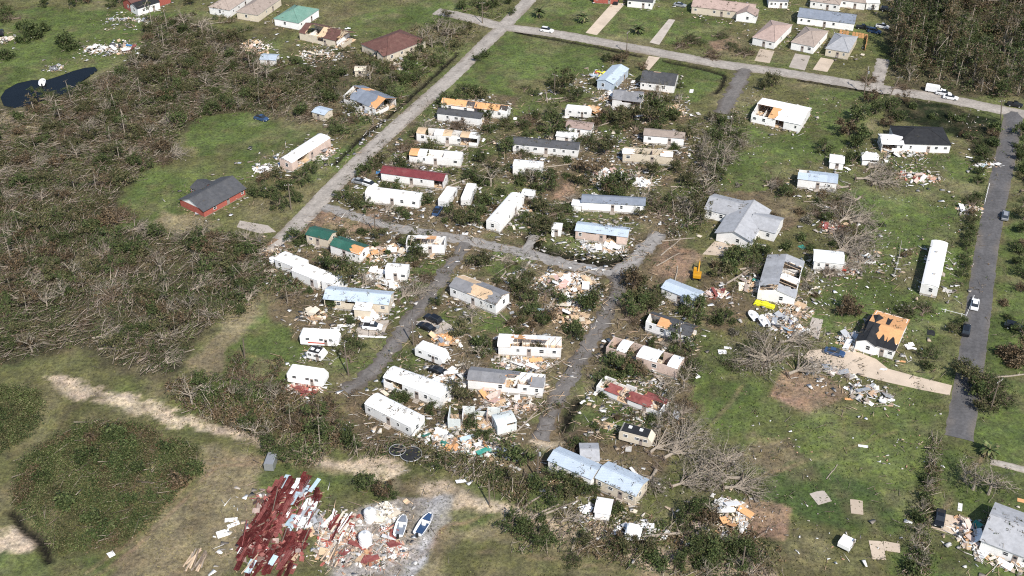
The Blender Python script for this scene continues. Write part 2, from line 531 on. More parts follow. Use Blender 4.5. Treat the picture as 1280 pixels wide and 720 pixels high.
a = (np.clip(sdist(wx, wy, PK) / 6, 0, 1) * np.clip((fbm(X, Y, 13, 88) - .44) * 7, 0, 1) * .85)[..., None]
C = C * (1 - a) + np.array(LAWN) * .95 * a
# worn brown and dry straw mottling in the open ground
n_a, n_b = fbm(X, Y, 11, 41), fbm(X, Y, 5, 47)
a = (np.clip((n_a - .52) * 4, 0, 1) * .55)[..., None]
C = C * (1 - a) + np.array(DRY) * a
a = (np.clip((n_b - .56) * 5, 0, 1) * .45)[..., None]
C = C * (1 - a) + np.array(BROWN) * a
Z = np.zeros(X.shape)
for pts, hw, dep in DITCHES:
    L = [G(*p) for p in pts]
    dd = pdist(X + (vnoise(X, Y, 3, 61) - .5) * .7, Y, L)
    a = np.clip(1 - dd / hw, 0, 1)
    Z = np.minimum(Z, -dep * (a * a * (3 - 2 * a)))
    a = np.clip(1.5 - dd / (hw * .72), 0, 1)[..., None]
    C = C * (1 - a) + np.array(MUD_AND_SHADE) * a  # near-black over bed and banks: wet mud with the ditch's shade painted in
for P_ in (POND,):
    s_ = sdist(X, Y, poly(P_))
    a = np.clip((s_ + 1.2) / 2.4, 0, 1)
    Z = np.minimum(Z, -1.4 * a)
    a = np.clip((s_ + .6) / 1.0, 0, 1)[..., None]
    C = C * (1 - a) + np.array(MUD_AND_SHADE) * a
for rut in ([(110, 715), (170, 670), (230, 610), (262, 575), (330, 572)], [(120, 722), (180, 676), (240, 616), (270, 582), (335, 578)], [(520, 700), (560, 660), (600, 645)], [(1240, 560), (1200, 600), (1180, 640)],
            [(600, 690), (700, 700), (820, 720)], [(300, 440), (360, 460), (430, 470)], [(940, 600), (1000, 580), (1060, 560), (1120, 540)], [(860, 560), (900, 520), (930, 480)], [(1010, 250), (1060, 300), (1100, 340)]):
    dd = pdist(X + (vnoise(X, Y, 4, 71) - .5) * 1.2, Y + (vnoise(X, Y, 4, 72) - .5) * 1.2, [G(*p_) for p_ in rut])
    a = (np.clip(1.1 - dd / .7, 0, 1) * (vnoise(X, Y, 5, 73) * .8))[..., None]
    C = C * (1 - a) + np.array(TILL) * a
C *= (.62 + .76 * fbm(X, Y, 9, 91))[..., None]
C *= (.72 + .56 * fbm(X, Y, 2.6, 77))[..., None]
ny, nx = X.shape
V = np.stack([X, Y, Z], -1).reshape(-1, 3)
idx = np.arange(nx * ny).reshape(ny, nx)
Q = np.stack([idx[:-1, :-1], idx[:-1, 1:], idx[1:, 1:], idx[1:, :-1]], -1).reshape(-1, 4)

gm = bpy.data.materials.new('ground_soil_and_grass')
gm.use_nodes = True
t = gm.node_tree
N, K = t.nodes, t.links
p = N['Principled BSDF']
p.inputs['Roughness'].default_value = .95
p.inputs['Specular IOR Level'].default_value = .1
at_ = N.new('ShaderNodeAttribute')
at_.attribute_name = 'col'
tc = N.new('ShaderNodeTexCoord')


def noise_node(scale, det=6, rough=.65):
    n = N.new('ShaderNodeTexNoise')
    n.inputs['Scale'].default_value = scale
    n.inputs['Detail'].default_value = det
    n.inputs['Roughness'].default_value = rough
    K.new(tc.outputs['Object'], n.inputs['Vector'])
    return n


def ramp(src, a, b, lo, hi):
    r = N.new('ShaderNodeMapRange')
    r.inputs['From Min'].default_value = a
    r.inputs['From Max'].default_value = b
    r.inputs['To Min'].default_value = lo
    r.inputs['To Max'].default_value = hi
    K.new(src, r.inputs['Value'])
    return r.outputs[0]


nf, nm, nl = noise_node(1.25, 10, .8), noise_node(.42, 8, .75), noise_node(.13, 5)
hs = N.new('ShaderNodeHueSaturation')
K.new(at_.outputs['Color'], hs.inputs['Color'])
m1 = N.new('ShaderNodeMath')
m1.operation = 'MULTIPLY'
K.new(ramp(nf.outputs['Fac'], .36, .64, .48, 1.55), m1.inputs[0])
K.new(ramp(nm.outputs['Fac'], .34, .66, .66, 1.34), m1.inputs[1])
K.new(m1.outputs[0], hs.inputs['Value'])
K.new(ramp(nl.outputs['Fac'], .3, .7, .485, .515), hs.inputs['Hue'])
K.new(ramp(nm.outputs['Fac'], .35, .7, .8, 1.12), hs.inputs['Saturation'])
# straw-coloured tufts and leaf litter
nt2 = noise_node(.8, 10, .82)
mx = N.new('ShaderNodeMix')
mx.data_type = 'RGBA'
K.new(ramp(nt2.outputs['Fac'], .56, .68, 0, .5), mx.inputs[0])
K.new(hs.outputs[0], mx.inputs[6])
mx.inputs[7].default_value = (.17, .135, .085, 1)
K.new(mx.outputs[2], p.inputs['Base Color'])
bp = N.new('ShaderNodeBump')
bp.inputs['Strength'].default_value = .9
bp.inputs['Distance'].default_value = .3
K.new(nf.outputs['Fac'], bp.inputs['Height'])
K.new(bp.outputs[0], p.inputs['Normal'])
MATS['ground'] = gm
gme = npmesh('ground', V, Q, [gm])
ca = gme.attributes.new('col', 'FLOAT_COLOR', 'POINT')
arr = np.ones((nx * ny, 4), np.float32)
arr[:, :3] = C.reshape(-1, 3)
ca.data.foreach_set('color', arr.ravel())
ground = link('ground', gme)
tag(ground, 'flat ground of patchy lawn, brown litter and bare sand', 'ground', kind='structure')


def water(label, pts, z):
    mb = MB()
    P_ = poly(pts)
    c = P_.mean(0)
    P_ = c + (P_ - c) * 1.03
    mb.faces([(a[0], a[1], z) for a in P_], [tuple(range(len(P_)))], 'water')
    o = mb.build('pond_water')
    tag(o, label, 'pond', kind='structure')


water('dark narrow pond beside the flattened wood', POND, -.35)


def smooth_line(pts, step=1.5):
    P_ = [Vector(G(*p)) for p in pts]
    P_ = [P_[0] * 2 - P_[1]] + P_ + [P_[-1] * 2 - P_[-2]]
    out = []
    for i in range(1, len(P_) - 2):
        a, b, c, d_ = P_[i - 1:i + 3]
        n = max(2, int((c - b).length / step))
        for k in range(n):
            t_ = k / n
            out.append(.5 * ((2 * b) + (c - a) * t_ + (2 * a - 5 * b + 4 * c - d_) * t_ ** 2 + (3 * b - a - 3 * c + d_) * t_ ** 3))
    out.append(P_[-2])
    return out


def road_mat(name, bump):
    return mat(name, (.2, .2, .2), .92, .3, 1.3, dirt=None, attr='col', bump=bump, bscale=9, rnd=0)


M['asphalt'] = lambda: road_mat('dark_grey_asphalt', .015)
M['paleasphalt'] = lambda: road_mat('sun_bleached_asphalt', .015)
M['gravel'] = lambda: road_mat('packed_gravel', .05)
ROADCOL = dict(asphalt=((.118, .114, .115), (.16, .14, .12)), paleasphalt=((.375, .338, .298), (.22, .18, .14)), gravel=((.31, .29, .27), (.115, .092, .066)), conc=((.42, .38, .33), (.25, .2, .15)))
M['darkgravel'] = lambda: road_mat('muddy_gravel', .05)
ROADCOL['darkgravel'] = ((.175, .160, .148), (.085, .066, .046))
M['conc_path'] = lambda: road_mat('concrete_path', .01)


ROADS = []
PADS = []


def road(name, label, pts, width, k, z=.03, jag=.25, seed=0, cols=9):
    """road ribbon: wheel tracks, patches and mud along a crumbling edge"""
    L = smooth_line(pts, 1.0)
    ROADS.append(([tuple(q) for q in L[::4]] + [tuple(L[-1])], width))
    rr = random.Random(seed)
    vs, cs = [], []
    main, mud = (np.array(c) for c in ROADCOL[k])
    for i, p_ in enumerate(L):
        dr = (L[min(i + 1, len(L) - 1)] - L[max(i - 1, 0)]).normalized()
        nr = Vector((-dr.y, dr.x))
        for j in range(cols + 1):
            f = j / cols - .5
            e = rr.uniform(-jag, jag) if j in (0, cols) else 0
            q = p_ + nr * (f * width + e)
            vs.append((q.x, q.y, z + .05 * (1 - 4 * f * f) - (.04 if j in (0, cols) else 0)))
            tr_ = max(0, 1 - abs(abs(f) - .22) / .09)
            n1, n2 = float(fbm(q.x, q.y, 7, 200 + seed)), float(fbm(q.x, q.y, 2.5, 300 + seed))
            a = min(1, max(0, (abs(f) - .30) * 3.2 + (n1 - .5) * 2.4)) * .8
            c = main * (.86 + .16 * tr_ + .5 * (n2 - .5))
            c = c * (1 - a) + mud * a
            cs.append((*c, 1))
    n = cols + 1
    mb = MB()
    fs = [(i * n + j + 1, i * n + j, (i + 1) * n + j, (i + 1) * n + j + 1) for i in range(len(L) - 1) for j in range(cols)]
    mb.faces(vs, fs, 'conc_path' if k == 'conc' else k)
    o = mb.build(name)
    at2 = o.data.attributes.new('col', 'FLOAT_COLOR', 'POINT')
    at2.data.foreach_set('color', np.array(cs, np.float32).ravel())
    o.data.polygons.foreach_set('use_smooth', [True] * len(o.data.polygons))
    return tag(o, label, 'road', kind='structure')


road('road', 'pale asphalt road running past the field to the junction', [(352, 300), (375, 277), (420, 230), (470, 181), (520, 136), (570, 91), (606, 55), (628, 34), (652, 10), (680, -20)], 5.6, 'paleasphalt', .030, .2, 1)
road('road', 'pale cross road along the house driveways', [(545, 14), (585, 22), (628, 33), (700, 43), (760, 54), (830, 67), (900, 80), (960, 88), (1030, 99), (1100, 111), (1180, 123), (1250, 137), (1330, 152)], 6.2, 'paleasphalt', .038, .25, 2)
road('road', 'dark asphalt road running straight past the lawns', [(1268, 140), (1256, 200), (1243, 260), (1232, 320), (1224, 380), (1216, 440), (1209, 485), (1203, 520), (1199, 548)], 5.7, 'asphalt', .046, .15, 3)
road('road', 'grey gravel loop road through the home park', [(405, 258), (445, 271), (480, 281), (515, 288), (550, 294), (585, 301), (620, 308), (660, 317), (700, 328), (740, 337), (772, 342)], 4.0, 'gravel', .030, 0.6, 4)
road('road', 'gravel lane going down past two black cars', [(582, 303), (572, 320), (553, 345), (535, 370), (514, 398), (494, 428), (474, 455), (450, 477), (430, 488)], 3.7, 'darkgravel', .036, 0.7, 5)
road('road', 'gravel lane beside the long rubble pile', [(770, 340), (772, 362), (757, 392), (738, 428), (719, 458), (703, 487), (688, 517), (674, 550)], 3.8, 'darkgravel', .042, 0.7, 6)
road('road', 'gravel spur under fallen branches by the blue-roofed home', [(768, 341), (790, 327), (808, 308), (825, 291)], 4.4, 'gravel', .048, 0.8, 7)
road('road', 'short gravel stub beside the ditch', [(655, 314), (664, 302), (668, 294)], 2.6, 'gravel', .052, .3, 8)
road('road', 'broken dark lane littered with branches off the cross road', [(932, 86), (922, 106), (910, 128), (902, 142)], 5.0, 'darkgravel', .046, 0.8, 9)
road('road', 'narrow lane entering the standing wood', [(1094, 112), (1100, 90), (1104, 74)], 4.2, 'paleasphalt', .046, .3, 10)
road('path', 'pale footpath beyond the end of the dark road', [(1238, 577), (1260, 582), (1300, 592)], 2.0, 'conc', .03, .1, 11)


def pad(name, label, pts, k='sandy', z=.06, cat='driveway'):
    P_ = poly(pts)
    PADS.append(P_)
    mb = MB()
    mb.slab([(a[0], a[1], z) for a in P_], z + .15, k)
    return tag(mb.build(name), label, cat, kind='structure')


pad('driveway', 'wide concrete driveway below the brick house', [(732, 41), (765, 4), (782, 4), (746, 44)], 'sandy', .05)
pad('driveway', 'narrow concrete driveway of the long ranch house', [(812, 53), (836, 24), (844, 25), (824, 56)], 'conc', .05)
pad('driveway', 'concrete driveway across the ditch to wrecked house', [(804, 84), (811, 70), (825, 72), (811, 88)], 'sandy', .05)
pad('driveway', 'driveway of first tan-roofed house in the row', [(943, 76), (950, 61), (968, 64), (962, 79)], 'sandy', .06)
pad('driveway', 'driveway of second tan-roofed house in the row', [(986, 84), (994, 67), (1013, 70), (1006, 88)], 'conc', .06)
pad('driveway', 'driveway of grey-roofed house beside plywood fence', [(1016, 87), (1026, 72), (1043, 75), (1034, 90)], 'sandy', .06)
pad('driveway', 'long curved sandy driveway below orange-patched house', [(1004, 446), (1012, 438), (1036, 436), (1075, 441), (1095, 449), (1110, 461), (1150, 472), (1190, 482), (1187, 494), (1150, 487), (1110, 478), (1070, 468), (1030, 459), (1010, 455)], 'sandy', .06)
pad('driveway', 'white concrete carport slab in front of pale blue roofed home', [(440, 420), (452, 402), (487, 400), (478, 422)], 'conc', .06)
pad('driveway', 'pink-tan concrete driveway of the big grey-roofed house', [(878, 318), (893, 302), (918, 305), (904, 320)], 'sandy', .06)
pad('driveway', 'tan driveway with parked black truck at grey-roofed house', [(1164, 660), (1170, 640), (1214, 650), (1208, 684), (1190, 668)], 'sandy', .06)
pad('slab', 'bare brown concrete pad on the lawn near the house with plywood roof', [(1009, 417), (1015, 397), (1029, 400), (1023, 425)], 'conc', .1, 'slab')
pad('slab', 'tan concrete drive by the red brick house', [(300, 276), (335, 282), (345, 290), (325, 292), (296, 284)], 'conc', .08, 'slab')
pad('slab', 'plywood-coloured concrete pad beside two black cars', [(520, 402), (548, 398), (585, 418), (572, 424), (540, 416)], 'conc', .05, 'slab')
pad('slab', 'grey concrete pad lost among broken limbs by the dirt drive', [(330, 312), (355, 295), (360, 300), (338, 318)], 'conc', .08, 'slab')

# ------------------------------------------------------------------ buildings
ROOFS = []
FOOT = []          # (x, y, radius, weight): where wreckage gathers


def shared(name, fn, cache={}):
    if name not in cache:
        mb = MB()
        fn(mb)
        cache[name] = mb.mesh(name)
    return cache[name]


def f_frame(mb):
    mb.box(-.5, .5, -.03, .03, .52, .6, 'trim').box(-.5, .5, -.03, .03, -.6, -.52, 'trim')
    mb.box(-.5, -.42, -.03, .03, -.52, .52, 'trim').box(.42, .5, -.03, .03, -.52, .52, 'trim')
    mb.box(-.42, .42, -.025, .025, -.03, .03, 'trim')


def f_pane(mb):
    mb.box(-.42, .42, -.012, .012, -.52, .52, 'glass')


def f_door(mb):
    mb.box(-.46, .46, -.03, .03, 0, 2.0, 'doorm').box(-.3, .3, -.04, -.03, 1.2, 1.7, 'glass')


def f_step(mb):
    for i in range(3):
        mb.box(-.7, .7, -.3 * (3 - i), 0, .01, .17 * (i + 1), 'conc')


def window(parent, T, x, y, z, rz, sx=1.0, sz=1.0):
    p_ = T @ Vector((x, y, z))
    r = T.to_euler().z + rz
    o = link('window', shared('window', f_frame), parent, p_, (0, 0, r), (sx, 1, sz))
    link('pane', shared('pane', f_pane), o)
    return o


def clutter(n, x0, x1, y0, y1, z, r, big=1.0, pal=None):
    """boards, sheets and wadding in a heap"""
    pal = pal or [(.72, .70, .66), (.62, .54, .44), (.55, .40, .27), (.55, .45, .39), (.30, .24, .19), (.78, .77, .75), (.16, .14, .12), (.45, .35, .28), (.66, .60, .52)]
    mb = MB()
    for _ in range(n):
        x, y = r.uniform(x0, x1), r.uniform(y0, y1)
        T = Matrix.Translation((x, y, z + r.uniform(.02, .35) * big)) @ Matrix.Rotation(r.uniform(0, 6.28), 4, 'Z') @ Matrix.Rotation(r.gauss(0, .35), 4, 'X') @ Matrix.Rotation(r.gauss(0, .3), 4, 'Y')
        k = r.random()
        c = r.choice(pal)
        g_ = r.uniform(.7, 1.15)
        c = tuple(min(.85, q * g_) for q in c)
        if k < .4:
            a, b = r.uniform(.25, .8) * big, r.uniform(.2, .6) * big
            mb.box(-a, a, -b, b, -.03, .03, 'junk', c, T)
        elif k < .75:
            a = r.uniform(.6, 1.8) * big
            mb.box(-a, a, -.06, .06, -.03, .05, 'junk', c, T)
        else:
            a, b, h_ = r.uniform(.15, .5) * big, r.uniform(.15, .4) * big, r.uniform(.1, .35) * big
            mb.box(-a, a, -b, b, -h_, h_, 'junk', c, T)
    return mb


def block(root, T, L, W, h=2.5, rh=.7, wall='white', roof='whiteroof', style='gable', base=.5, over=.22, nwin=4,
          dmg=0.0, deck=0.0, gap=0.0, deckmat='osb', r=None, ends=True, door=True, skirt='skirt', trim='trim', pattern=None, gable=None):
    """one rectangular volume of a building: x along the front, y depth, front at -W/2.
    pattern: one character per roof piece, first the front slope then the back: '#' roof, 'o' bare deck, '.' gone"""
    z0, z1 = base, base + h
    t_ = .14
    nb = max(2, round(L / 2.6))
    bw = L / nb
    if pattern is None:
        pattern = ''.join('.' if r.random() < dmg else ('o' if r.random() < deck else '#') for _ in range(nb * 2))
    pattern = (pattern + '#' * nb * 2)[:nb * 2]
    broken = pattern.count('#') < nb * 2

    def put(mb, name, kind=None):
        if not mb.v:
            return None
        o = link(name, mb.mesh(name), root, T.translation, T.to_euler())
        if kind:
            o['kind'] = kind
        return o
    # base
    if base > .05:
        mb = MB()
        mb.box(-L / 2 + .05, L / 2 - .05, -W / 2 + .05, W / 2 - .05, -.1, base - .02, skirt)
        put(mb, 'skirting' if skirt == 'skirt' else 'foundation')
    if broken or gap:
        put(MB().box(-L / 2, L / 2, -W / 2, W / 2, base - .02, base + .04, 'ply'), 'floor')
    # walls: piece by piece so that storm gaps are real openings
    gapset = set()
    for side in (-1, 1):
        mb = MB()
        for i in range(nb):
            x0, x1 = -L / 2 + i * bw, -L / 2 + (i + 1) * bw
            top = z1
            if gap and r.random() < gap:
                k = r.random()
                gapset.add((side, i))
                if k < .45:
                    put(mb, 'wall')
                    mb = MB()
                    continue
                top = z0 + h * r.uniform(.25, .8)
            y = side * (W / 2 - t_ / 2)
            mb.box(x0, x1, y - t_ / 2, y + t_ / 2, z0, top, wall)
        put(mb, 'wall')
    for side in (-1, 1):
        mb = MB()
        if gap and r.random() < gap * .8:
            gapset.add(('e', side))
            mb.box(side * (L / 2 - t_ / 2) - t_ / 2, side * (L / 2 - t_ / 2) + t_ / 2, -W / 2 + t_, W * r.uniform(-.2, .4), z0, z0 + h * r.uniform(.4, 1), wall)
            put(mb, 'wall')
            continue
        x = side * (L / 2 - t_ / 2)
        mb.box(x - t_ / 2, x + t_ / 2, -W / 2 + t_, W / 2 - t_, z0, z1, wall)
        if style == 'gable' and ends:
            e = t_ / 2
            zt = z1 + rh * .94
            mb.faces([(x - e, -W / 2, z1), (x - e, W / 2, z1), (x - e, 0, zt), (x + e, -W / 2, z1), (x + e, W / 2, z1), (x + e, 0, zt)],
                     [(0, 2, 1), (3, 4, 5), (0, 3, 5, 2), (1, 2, 5, 4)], gable or wall)
        put(mb, 'wall')
    # inside of an opened-up home
    if broken or gap:
        for i in range(1, nb):
            if r.random() < .65:
                x = -L / 2 + i * bw + r.uniform(-.4, .4)
                hh = h * r.uniform(.45, .98)
                a, b = (-W / 2 + t_, W * r.uniform(-.1, .45)) if r.random() < .5 else (W * r.uniform(-.4, .1), W / 2 - t_)
                put(MB().box(x - .06, x + .06, a, b, z0 + .04, z0 + hh, r.choice(['cream', 'white', 'pink'])), 'partition')
        put(clutter(int(L * W * 1.1), -L / 2 + .3, L / 2 - .3, -W / 2 + .3, W / 2 - .3, z0 + .1, r), 'wreckage', 'stuff')
    # roof
    zf = lambda y: z1 + rh * (1 - abs(y) / (W / 2)) + .02
    ye = W / 2 + over
    if style == 'gable':
        if not broken:
            mb = MB()
            for s_ in (-1, 1):
                mb.slab([(-L / 2 - over, s_ * ye, zf(ye)), (L / 2 + over, s_ * ye, zf(ye)), (L / 2 + over, 0, zf(0) - (.003 if s_ > 0 else 0)), (-L / 2 - over, 0, zf(0) - (.003 if s_ > 0 else 0))], .1, roof)
            ro = put(mb, 'roof')
            rc = MB().slab([(-L / 2 - over, -.14, zf(0) + .03), (L / 2 + over, -.14, zf(0) + .03), (L / 2 + over, .14, zf(0) + .03), (-L / 2 - over, .14, zf(0) + .03)], .05, roof)
            link('ridge_cap', rc.mesh('ridge_cap'), ro)
        else:
            fr = MB()
            for i in range(nb * 2 + 1):
                x = min(max(-L / 2 + i * bw / 2, -L / 2 + .05), L / 2 - .05)
                j = min(i // 2, nb - 1)
                for s_, ofs in ((-1, 0), (1, nb)):
                    if pattern[j + ofs] == '.' and r.random() < .5:
                        continue
                    fr.slab([(x - .04, s_ * W / 2 * .99, zf(W / 2) - .12), (x + .04, s_ * W / 2 * .99, zf(W / 2) - .12), (x + .04, 0, zf(0) - .12), (x - .04, 0, zf(0) - .12)], .12, 'lumber')
            put(fr, 'rafters')
            for s_, ofs in ((-1, 0), (1, nb)):
                for i in range(nb):
                    k = pattern[i + ofs]
                    if k == '.':
                        continue
                    lo_open = i > 0 and pattern[i - 1 + ofs] != '#'
                    hi_open = i < nb - 1 and pattern[i + 1 + ofs] != '#'
                    x0, x1 = -L / 2 + i * bw - (over if i == 0 else -.004), -L / 2 + (i + 1) * bw + (over if i == nb - 1 else -.004)
                    put(MB().slab([(x0, s_ * ye * .985, zf(ye) - .03), (x1, s_ * ye * .985, zf(ye) - .03), (x1, 0, zf(0) - .03), (x0, 0, zf(0) - .03)], .05, deckmat), 'deck_panel')
                    up = r.uniform(.015, .05)
                    if k == 'o':          # a torn scrap of covering left on the bare boards
                        if r.random() < .5:
                            f0, f1 = sorted((r.uniform(.05, .9), r.uniform(.05, .9)))
                            g0, g1 = sorted((r.uniform(0, .9), r.uniform(0, .9)))
                            if f1 - f0 > .15 and g1 - g0 > .15:
                                P4 = lambda f, g: (x0 + (x1 - x0) * f, s_ * ye * (1 - g), zf(ye * (1 - g)) + .012)
                                put(MB().slab([P4(f0, g0), P4((f0 + f1) / 2, g0 + .1), P4(f1, g0), P4(f1 - .05, g1), P4(f0 + .1, g1)], .02, roof), 'roof_scrap')
                        continue
                    if k == 'h':          # covering stripped from the upper part only
                        tp = [(x0 + (x1 - x0) * f, r.uniform(.25, .62)) for f in (1, .85, .7, .55, .4, .25, .12, 0)]
                        ring = [(x0, s_ * ye, zf(ye) + up), (x1, s_ * ye, zf(ye) + up)] + [(x, s_ * ye * (1 - q), zf(ye * (1 - q)) + up) for x, q in tp]
                        put(MB().slab(ring, .03, roof), 'roof_panel')
                        continue
                    edge = lambda x, op, sg: [(x + (sg * r.uniform(-.45, .7) if op else 0), q) for q in (0, .17, .33, .5, .67, .83, 1)]
                    lf, rt = edge(x0, lo_open, -1), edge(x1, hi_open, 1)
                    ring = [(x, s_ * ye * (1 - q), zf(ye * (1 - q)) + up) for x, q in rt] + [(x, s_ * ye * (1 - q), zf(ye * (1 - q)) + up) for x, q in reversed(lf)]
                    put(MB().slab(ring, .03, roof), 'roof_panel')
    elif style == 'barrel':
        ns = 8
        prof = [(-W / 2 - .06 + (W + .12) * j / ns, z1 + .02 + rh * (1 - (2 * j / ns - 1) ** 2) ** .8) for j in range(ns + 1)]
        runs, i = [], 0
        for i in range(nb):
            runs.append((i, pattern[i]))
        if not broken:
            segs = [(-L / 2 - .06, L / 2 + .06, '#')]
        else:
            segs = [(-L / 2 + i * bw - (.06 if i == 0 else -.004), -L / 2 + (i + 1) * bw + (.06 if i == nb - 1 else -.004), k) for i, k in runs if k != '.']
        for x0, x1, k in segs:
            mb = MB()
            e = r.uniform(0, .04) if broken else 0
            vs = []
            for x in (x0, x1):
                vs += [(x, a, b + e) for a, b in prof]
                vs += [(x, a, b + e - .07) for a, b in prof]
            n = ns + 1
            fs = []
            for j in range(ns):
                fs += [(j, 2 * n + j, 2 * n + j + 1, j + 1), (n + j + 1, 3 * n + j + 1, 3 * n + j, n + j)]
                fs += [(j + 1, n + j + 1, n + j, j), (2 * n + j, 3 * n + j, 3 * n + j + 1, 2 * n + j + 1)]
            fs += [(0, n, 3 * n, 2 * n), (ns, 2 * n + ns, 3 * n + ns, n + ns)]
            mb.faces(vs, fs, roof if k == '#' else deckmat)
            if not broken:      # end plates of the barrel
                for x in (x0 + .09, x1 - .09):
                    mb.faces([(x, a, b) for a, b in prof[1:-1]] + [(x, W / 2 - .05, z1 - .01), (x, -W / 2 + .05, z1 - .01)], [tuple(range(ns + 1))], wall)
            put(mb, 'roof' if not broken else 'roof_panel')
    elif style == 'hip':
        hl = max(.3, L / 2 - W / 2)
        zr, zl = z1 + rh, z1 - .06
        xe = L / 2 + over
        c = [(-xe, -ye, zl), (xe, -ye, zl), (xe, ye, zl), (-xe, ye, zl)]
        r0, r1 = (-hl, 0, zr), (hl, 0, zr)
        mb = MB()
        for n_, q in enumerate(([c[0], c[1], r1, r0], [c[2], c[3], r0, r1], [c[1], c[2], r1], [c[3], c[0], r0])):
            mb.slab(q, .1, roof)
        ro = put(mb, 'roof')
        rc = MB()
        for a, b in ((r0, r1), (c[0], r0), (c[3], r0), (c[1], r1), (c[2], r1)):
            rc.tube([Vector(a) + Vector((0, 0, .03)), Vector(b) + Vector((0, 0, .03))], .09, roof, 4)
        link('ridge_cap', rc.mesh('ridge_cap'), ro)
        put(MB().box(-xe + .06, xe - .06, -ye + .06, ye - .06, zl - .16, zl - .1, 'trim'), 'eaves')
    elif style == 'shed':
        q = [(-L / 2 - over, -ye, z1 + .04), (L / 2 + over, -ye, z1 + .04), (L / 2 + over, ye, z1 + rh), (-L / 2 - over, ye, z1 + rh)]
        mb = MB()
        for x in (-L / 2 + t_ / 2, L / 2 - t_ / 2):
            e = t_ / 2
            mb.faces([(x - e, -W / 2, z1), (x - e, W / 2, z1), (x - e, W / 2, z1 + rh - .1), (x + e, -W / 2, z1), (x + e, W / 2, z1), (x + e, W / 2, z1 + rh - .1)],
                     [(0, 2, 1), (3, 4, 5), (0, 3, 5, 2), (1, 2, 5, 4)], wall)
        mb.box(-L / 2, L / 2, W / 2 - t_, W / 2, z1, z1 + rh - .12, wall)
        put(mb, 'gable_wall')
        put(MB().slab(q, .08, roof), 'roof')
    if style == 'barrel' and not broken:
        for q_ in (-.28, .2):
            link('roof_vent', shared('roof_vent', lambda m_: m_.box(-.28, .28, -.28, .28, 0, .3, 'skirt')), root, T @ Vector((q_ * L + r.uniform(-.5, .5), r.uniform(-.1, .1) * W, z1 + rh * .98)), T.to_euler())
    ROOFS.append((root, T.copy(), L, W, z1, rh, style))
    # openings
    for i in range(nwin):
        x = -L / 2 + (i + .5) * L / nwin + r.uniform(-.3, .3)
        b = min(nb - 1, max(0, int((x + L / 2) / bw)))
        if (-1, b) not in gapset:
            if door and i == nwin // 2:
                link('door', shared('door', f_door), root, T @ Vector((x, -W / 2 - .025, z0 + .03)), (0, 0, T.to_euler().z))
                if base > .3:
                    link('steps', shared('steps', f_step), root, T @ Vector((x, -W / 2 - .03, 0)), (0, 0, T.to_euler().z))
            elif r.random() < .55:
                window(root, T, x, -W / 2 - .01, z0 + h * .58, 0, r.uniform(.65, 1.2), r.uniform(.6, .95))
        if (1, b) not in gapset:
            window(root, T, x, W / 2 + .01, z0 + h * .58, math.pi)
    for s_ in (-1, 1):
        if ('e', s_) not in gapset and h > 2.2 and nwin:
            window(root, T, s_ * (L / 2 + .01), r.uniform(-.15, .15) * W, z0 + h * .58, s_ * math.pi / 2)


def frame_of(A, B, W):
    a, b = GV(*A), GV(*B)
    d_ = b - a
    L = d_.length
    rz = math.atan2(d_.y, d_.x)
    n = Vector((-d_.y, d_.x, 0)) / L
    return (a + b) / 2 + n * W / 2, rz, L


def home(label, A, B, W, name='mobile_home', cat='mobile home', ext=(), seed=None, litter=1.0, group=None, **kw):
    """A, B: plan points of the front wall's two ends; W: depth behind it in metres"""
    if name == 'mobile_home':
        W *= .86
        kw.setdefault('gap', .07)
    c, rz, L = frame_of(A, B, W)
    root = thing(name, label, cat, c, rz, group)
    r = random.Random(seed if seed is not None else int(A[0] * 7 + A[1]))
    kw.setdefault('r', r)
    block(root, Matrix.Identity(4), L, W, **kw)
    for e in ext:
        e = dict(e)
        x, y, a = e.pop('at')
        k2 = {k: v for k, v in kw.items() if k in ('wall', 'roof', 'base', 'skirt', 'h')}
        k2.update(e)
        block(root, Matrix.Translation((x, y, 0)) @ Matrix.Rotation(math.radians(a), 4, 'Z'), r=r, **k2)
    if name == 'mobile_home':
        root.rotation_euler.x, root.rotation_euler.y = r.gauss(0, .012), r.gauss(0, .008)
    FOOT.append((c.x, c.y, max(L, W) / 2, litter))
    return root


H = dict(name='house', cat='house', skirt='conc', base=.15, h=2.7)

# ---- houses along the far side, beyond the cross road
home('grey-brown hip-roofed house with white walls in the far corner plot', (288, 22), (319, 1), 8.5, style='hip', rh=2.0, roof='tan', litter=.3, **H)
home('low grey-brown roofed house next to the pale green roof', (323, 28), (352, 7), 8.5, style='hip', rh=1.9, roof='tan', wall='cream', litter=.4, **H)
home('house with pale green metal roof and white walls', (374, 38), (399, 21), 10, style='hip', rh=2.3, roof='pgreen', litter=.6, **H)
home('wrecked house with torn maroon roof and open cream walls', (375, 50), (427, 62), 9, rh=1.8, roof='brownroof', wall='cream', dmg=.25, deck=.3, gap=.45, deckmat='ply', **H)
home('brown hip-roofed house standing among broken trees beside the pale road', (484, 79), (532, 60), 13, style='hip', rh=2.7, roof='brownroof', wall='cream', litter=.6, ext=[dict(at=(-7.2, -3.5, 0), L=5, W=5, style='gable', rh=1.2, roof='brownroof', nwin=2, gap=.6)], **H)
home('red brick house with part black roof at the far lawn', (170, 18), (214, 4), 8, rh=1.9, roof='brownroof', wall='brick', litter=.5, pattern='', ext=[dict(at=(-3, -3.6, 0), L=9, W=5, rh=1.3, roof='black', wall='white', nwin=2)], **H)
home('long ranch house with pinkish roof above the narrow driveway', (864, 17), (940, 26), 8.5, rh=1.7, roof='pinkroof', wall='cream', nwin=9, litter=.7, ext=[dict(at=(9, -3.5, 90), L=6, W=7, rh=1.5, roof='pinkroof', wall='white', nwin=2)], **H)
